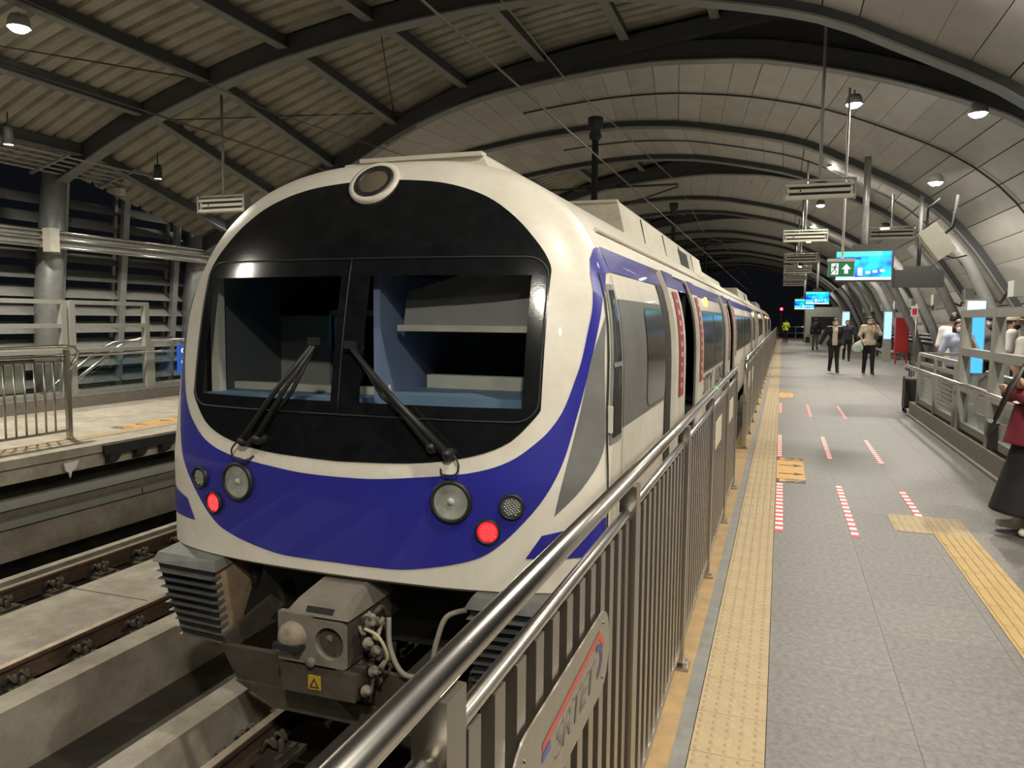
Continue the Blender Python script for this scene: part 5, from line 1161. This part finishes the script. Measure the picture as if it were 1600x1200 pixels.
# walking away with a bag, guard, seated passenger
p = person('person in dark jacket and grey trousers walking away with a black bag', (1.72, 44.0, 0), math.radians(185), 1.70, CNV, CGY, REST, legs=WALK, sleeve='long', vox=.024)
obj('hand_bag', MB().box(1.22, 1.44, 43.95, 44.07, .42, .72).tube([(1.27, 44, .72), (1.36, 44, .86), (1.40, 44, .72)], .012, 6), RUBBER, base=(1.43, 44, .42), label='black bag carried by the person walking away', cat='bag')
p = person('platform guard in yellow safety vest and black trousers at the railing', (.29, 60.5, 0), math.radians(150), 1.68, CHV, CBL, [((-.25, -.05, 1.15), (-.15, -.22, 1.15)), ((.25, .02, 1.14), (.24, -.04, .90))], sleeve='long', vox=.024)
p = person('passenger in black sitting on the bench looking down', (4.24, 38.4, .02), math.radians(-90), 1.66, CBL, CBL, [((-.24, -.14, .72), (-.08, -.36, .68)), ((.24, -.14, .72), (.08, -.36, .68))], legs=[((-.11, -.42, .50), (-.11, -.42, .09)), ((.11, -.42, .50), (.11, -.46, .09))], seated=True, vox=.022, shoes=(.5, .5, .48))
p = person('person in dark clothes walking behind the woman in the black jacket', (2.45, 33.0, 0), math.radians(0), 1.62, CNV, CBL, REST, legs=WALK, vox=.024)
# waiting by the escalator head
p = person('young woman in light blue tee with white mask, hand raised to her face', (2.80, 14.55, 0), math.radians(12), 1.60, CLB, CBL, [((-.26, .02, 1.14), (-.26, -.05, .90)), ((.26, -.08, 1.18), (.06, -.17, 1.48))], hair='long', mask=MASKW, vox=.015)
p = person('man in white tee with dark backpack strap behind the woman in light blue', (2.92, 15.55, 0), math.radians(160), 1.72, CWH, CNV, REST, vox=.017)
p = person('bearded man in beige cap and white tee turned sideways beside the lit totem', (3.62, 14.75, 0), math.radians(75), 1.68, CWH, CNV, REST, vox=.015, cap=cloth('beige', (.42, .35, .24)), build=1.15)
fieldobj('beard', cut(ell((0, -.035, 1.505), (.072, .082, .07)), lambda x, y, z: y+.01, lambda x, y, z: z-1.53), (-.2, -.2, 1.4), (.2, .2, 1.6), .010, HAIRM, p)
obj('bag_strap', MB().tube([(-.13, .13, 1.44), (.0, .165, 1.25), (.14, .15, 1.02)], .018, 6), RUBBER, p, local=True)
p = person('person in dark cap and face mask behind the man in the beige cap', (3.50, 15.75, 0), math.radians(10), 1.70, CGY, CBL, REST, vox=.018, cap=CBL, mask=MASKM)
p = person('person in pale blue shirt and black pinafore with glasses on the escalator', (2.86, 9.75, .0), math.radians(15), 1.50, CLB, CBL, [((-.25, -.06, 1.14), (-.05, -.24, 1.12)), ((.25, -.06, 1.14), (.05, -.26, 1.08))], hair='short', vox=.012)
fieldobj('pinafore', cut(blend([cone((0, 0, .88), (0, 0, 1.04), .128, .128), cone((-.05, 0, 1.10), (.05, 0, 1.10), .132, .132)], .03), lambda x, y, z: .80-z, lambda x, y, z: z-1.20), (-.3, -.3, .7), (.3, .3, 1.3), .013, CBL, p)
obj('glasses', MB().tube([(-.07, -.06, 1.412), (-.055, -.115, 1.412), (-.012, -.12, 1.412), (.012, -.12, 1.412), (.055, -.115, 1.412), (.07, -.06, 1.412)], .004, 6), RUBBER, p, local=True)
p = person('long-haired woman in white behind the person with glasses', (3.02, 11.2, 0), math.radians(190), 1.60, CWH, CBL, REST, hair='long', vox=.017)
p = person('person in dark grey top beside the long-haired woman', (3.12, 10.35, 0), math.radians(200), 1.62, CGY, CBL, REST, vox=.017)
obj('suitcase', MB().prism(rrect(14.45, 14.75, .08, .62, .06), 'x', 2.02, 2.20).tube([(2.11, 14.5, .6), (2.11, 14.5, .95), (2.11, 14.7, .95), (2.11, 14.7, .6)], .01, 6).lathe([(.03, -.02), (.03, .02)], (2.05, 14.5, .04), (1, 0, 0), 10).lathe([(.03, -.02), (.03, .02)], (2.05, 14.7, .04), (1, 0, 0), 10), RUBBER, base=(2.1, 14.6, 0), label='black upright suitcase at the end of the low railing', cat='suitcase')
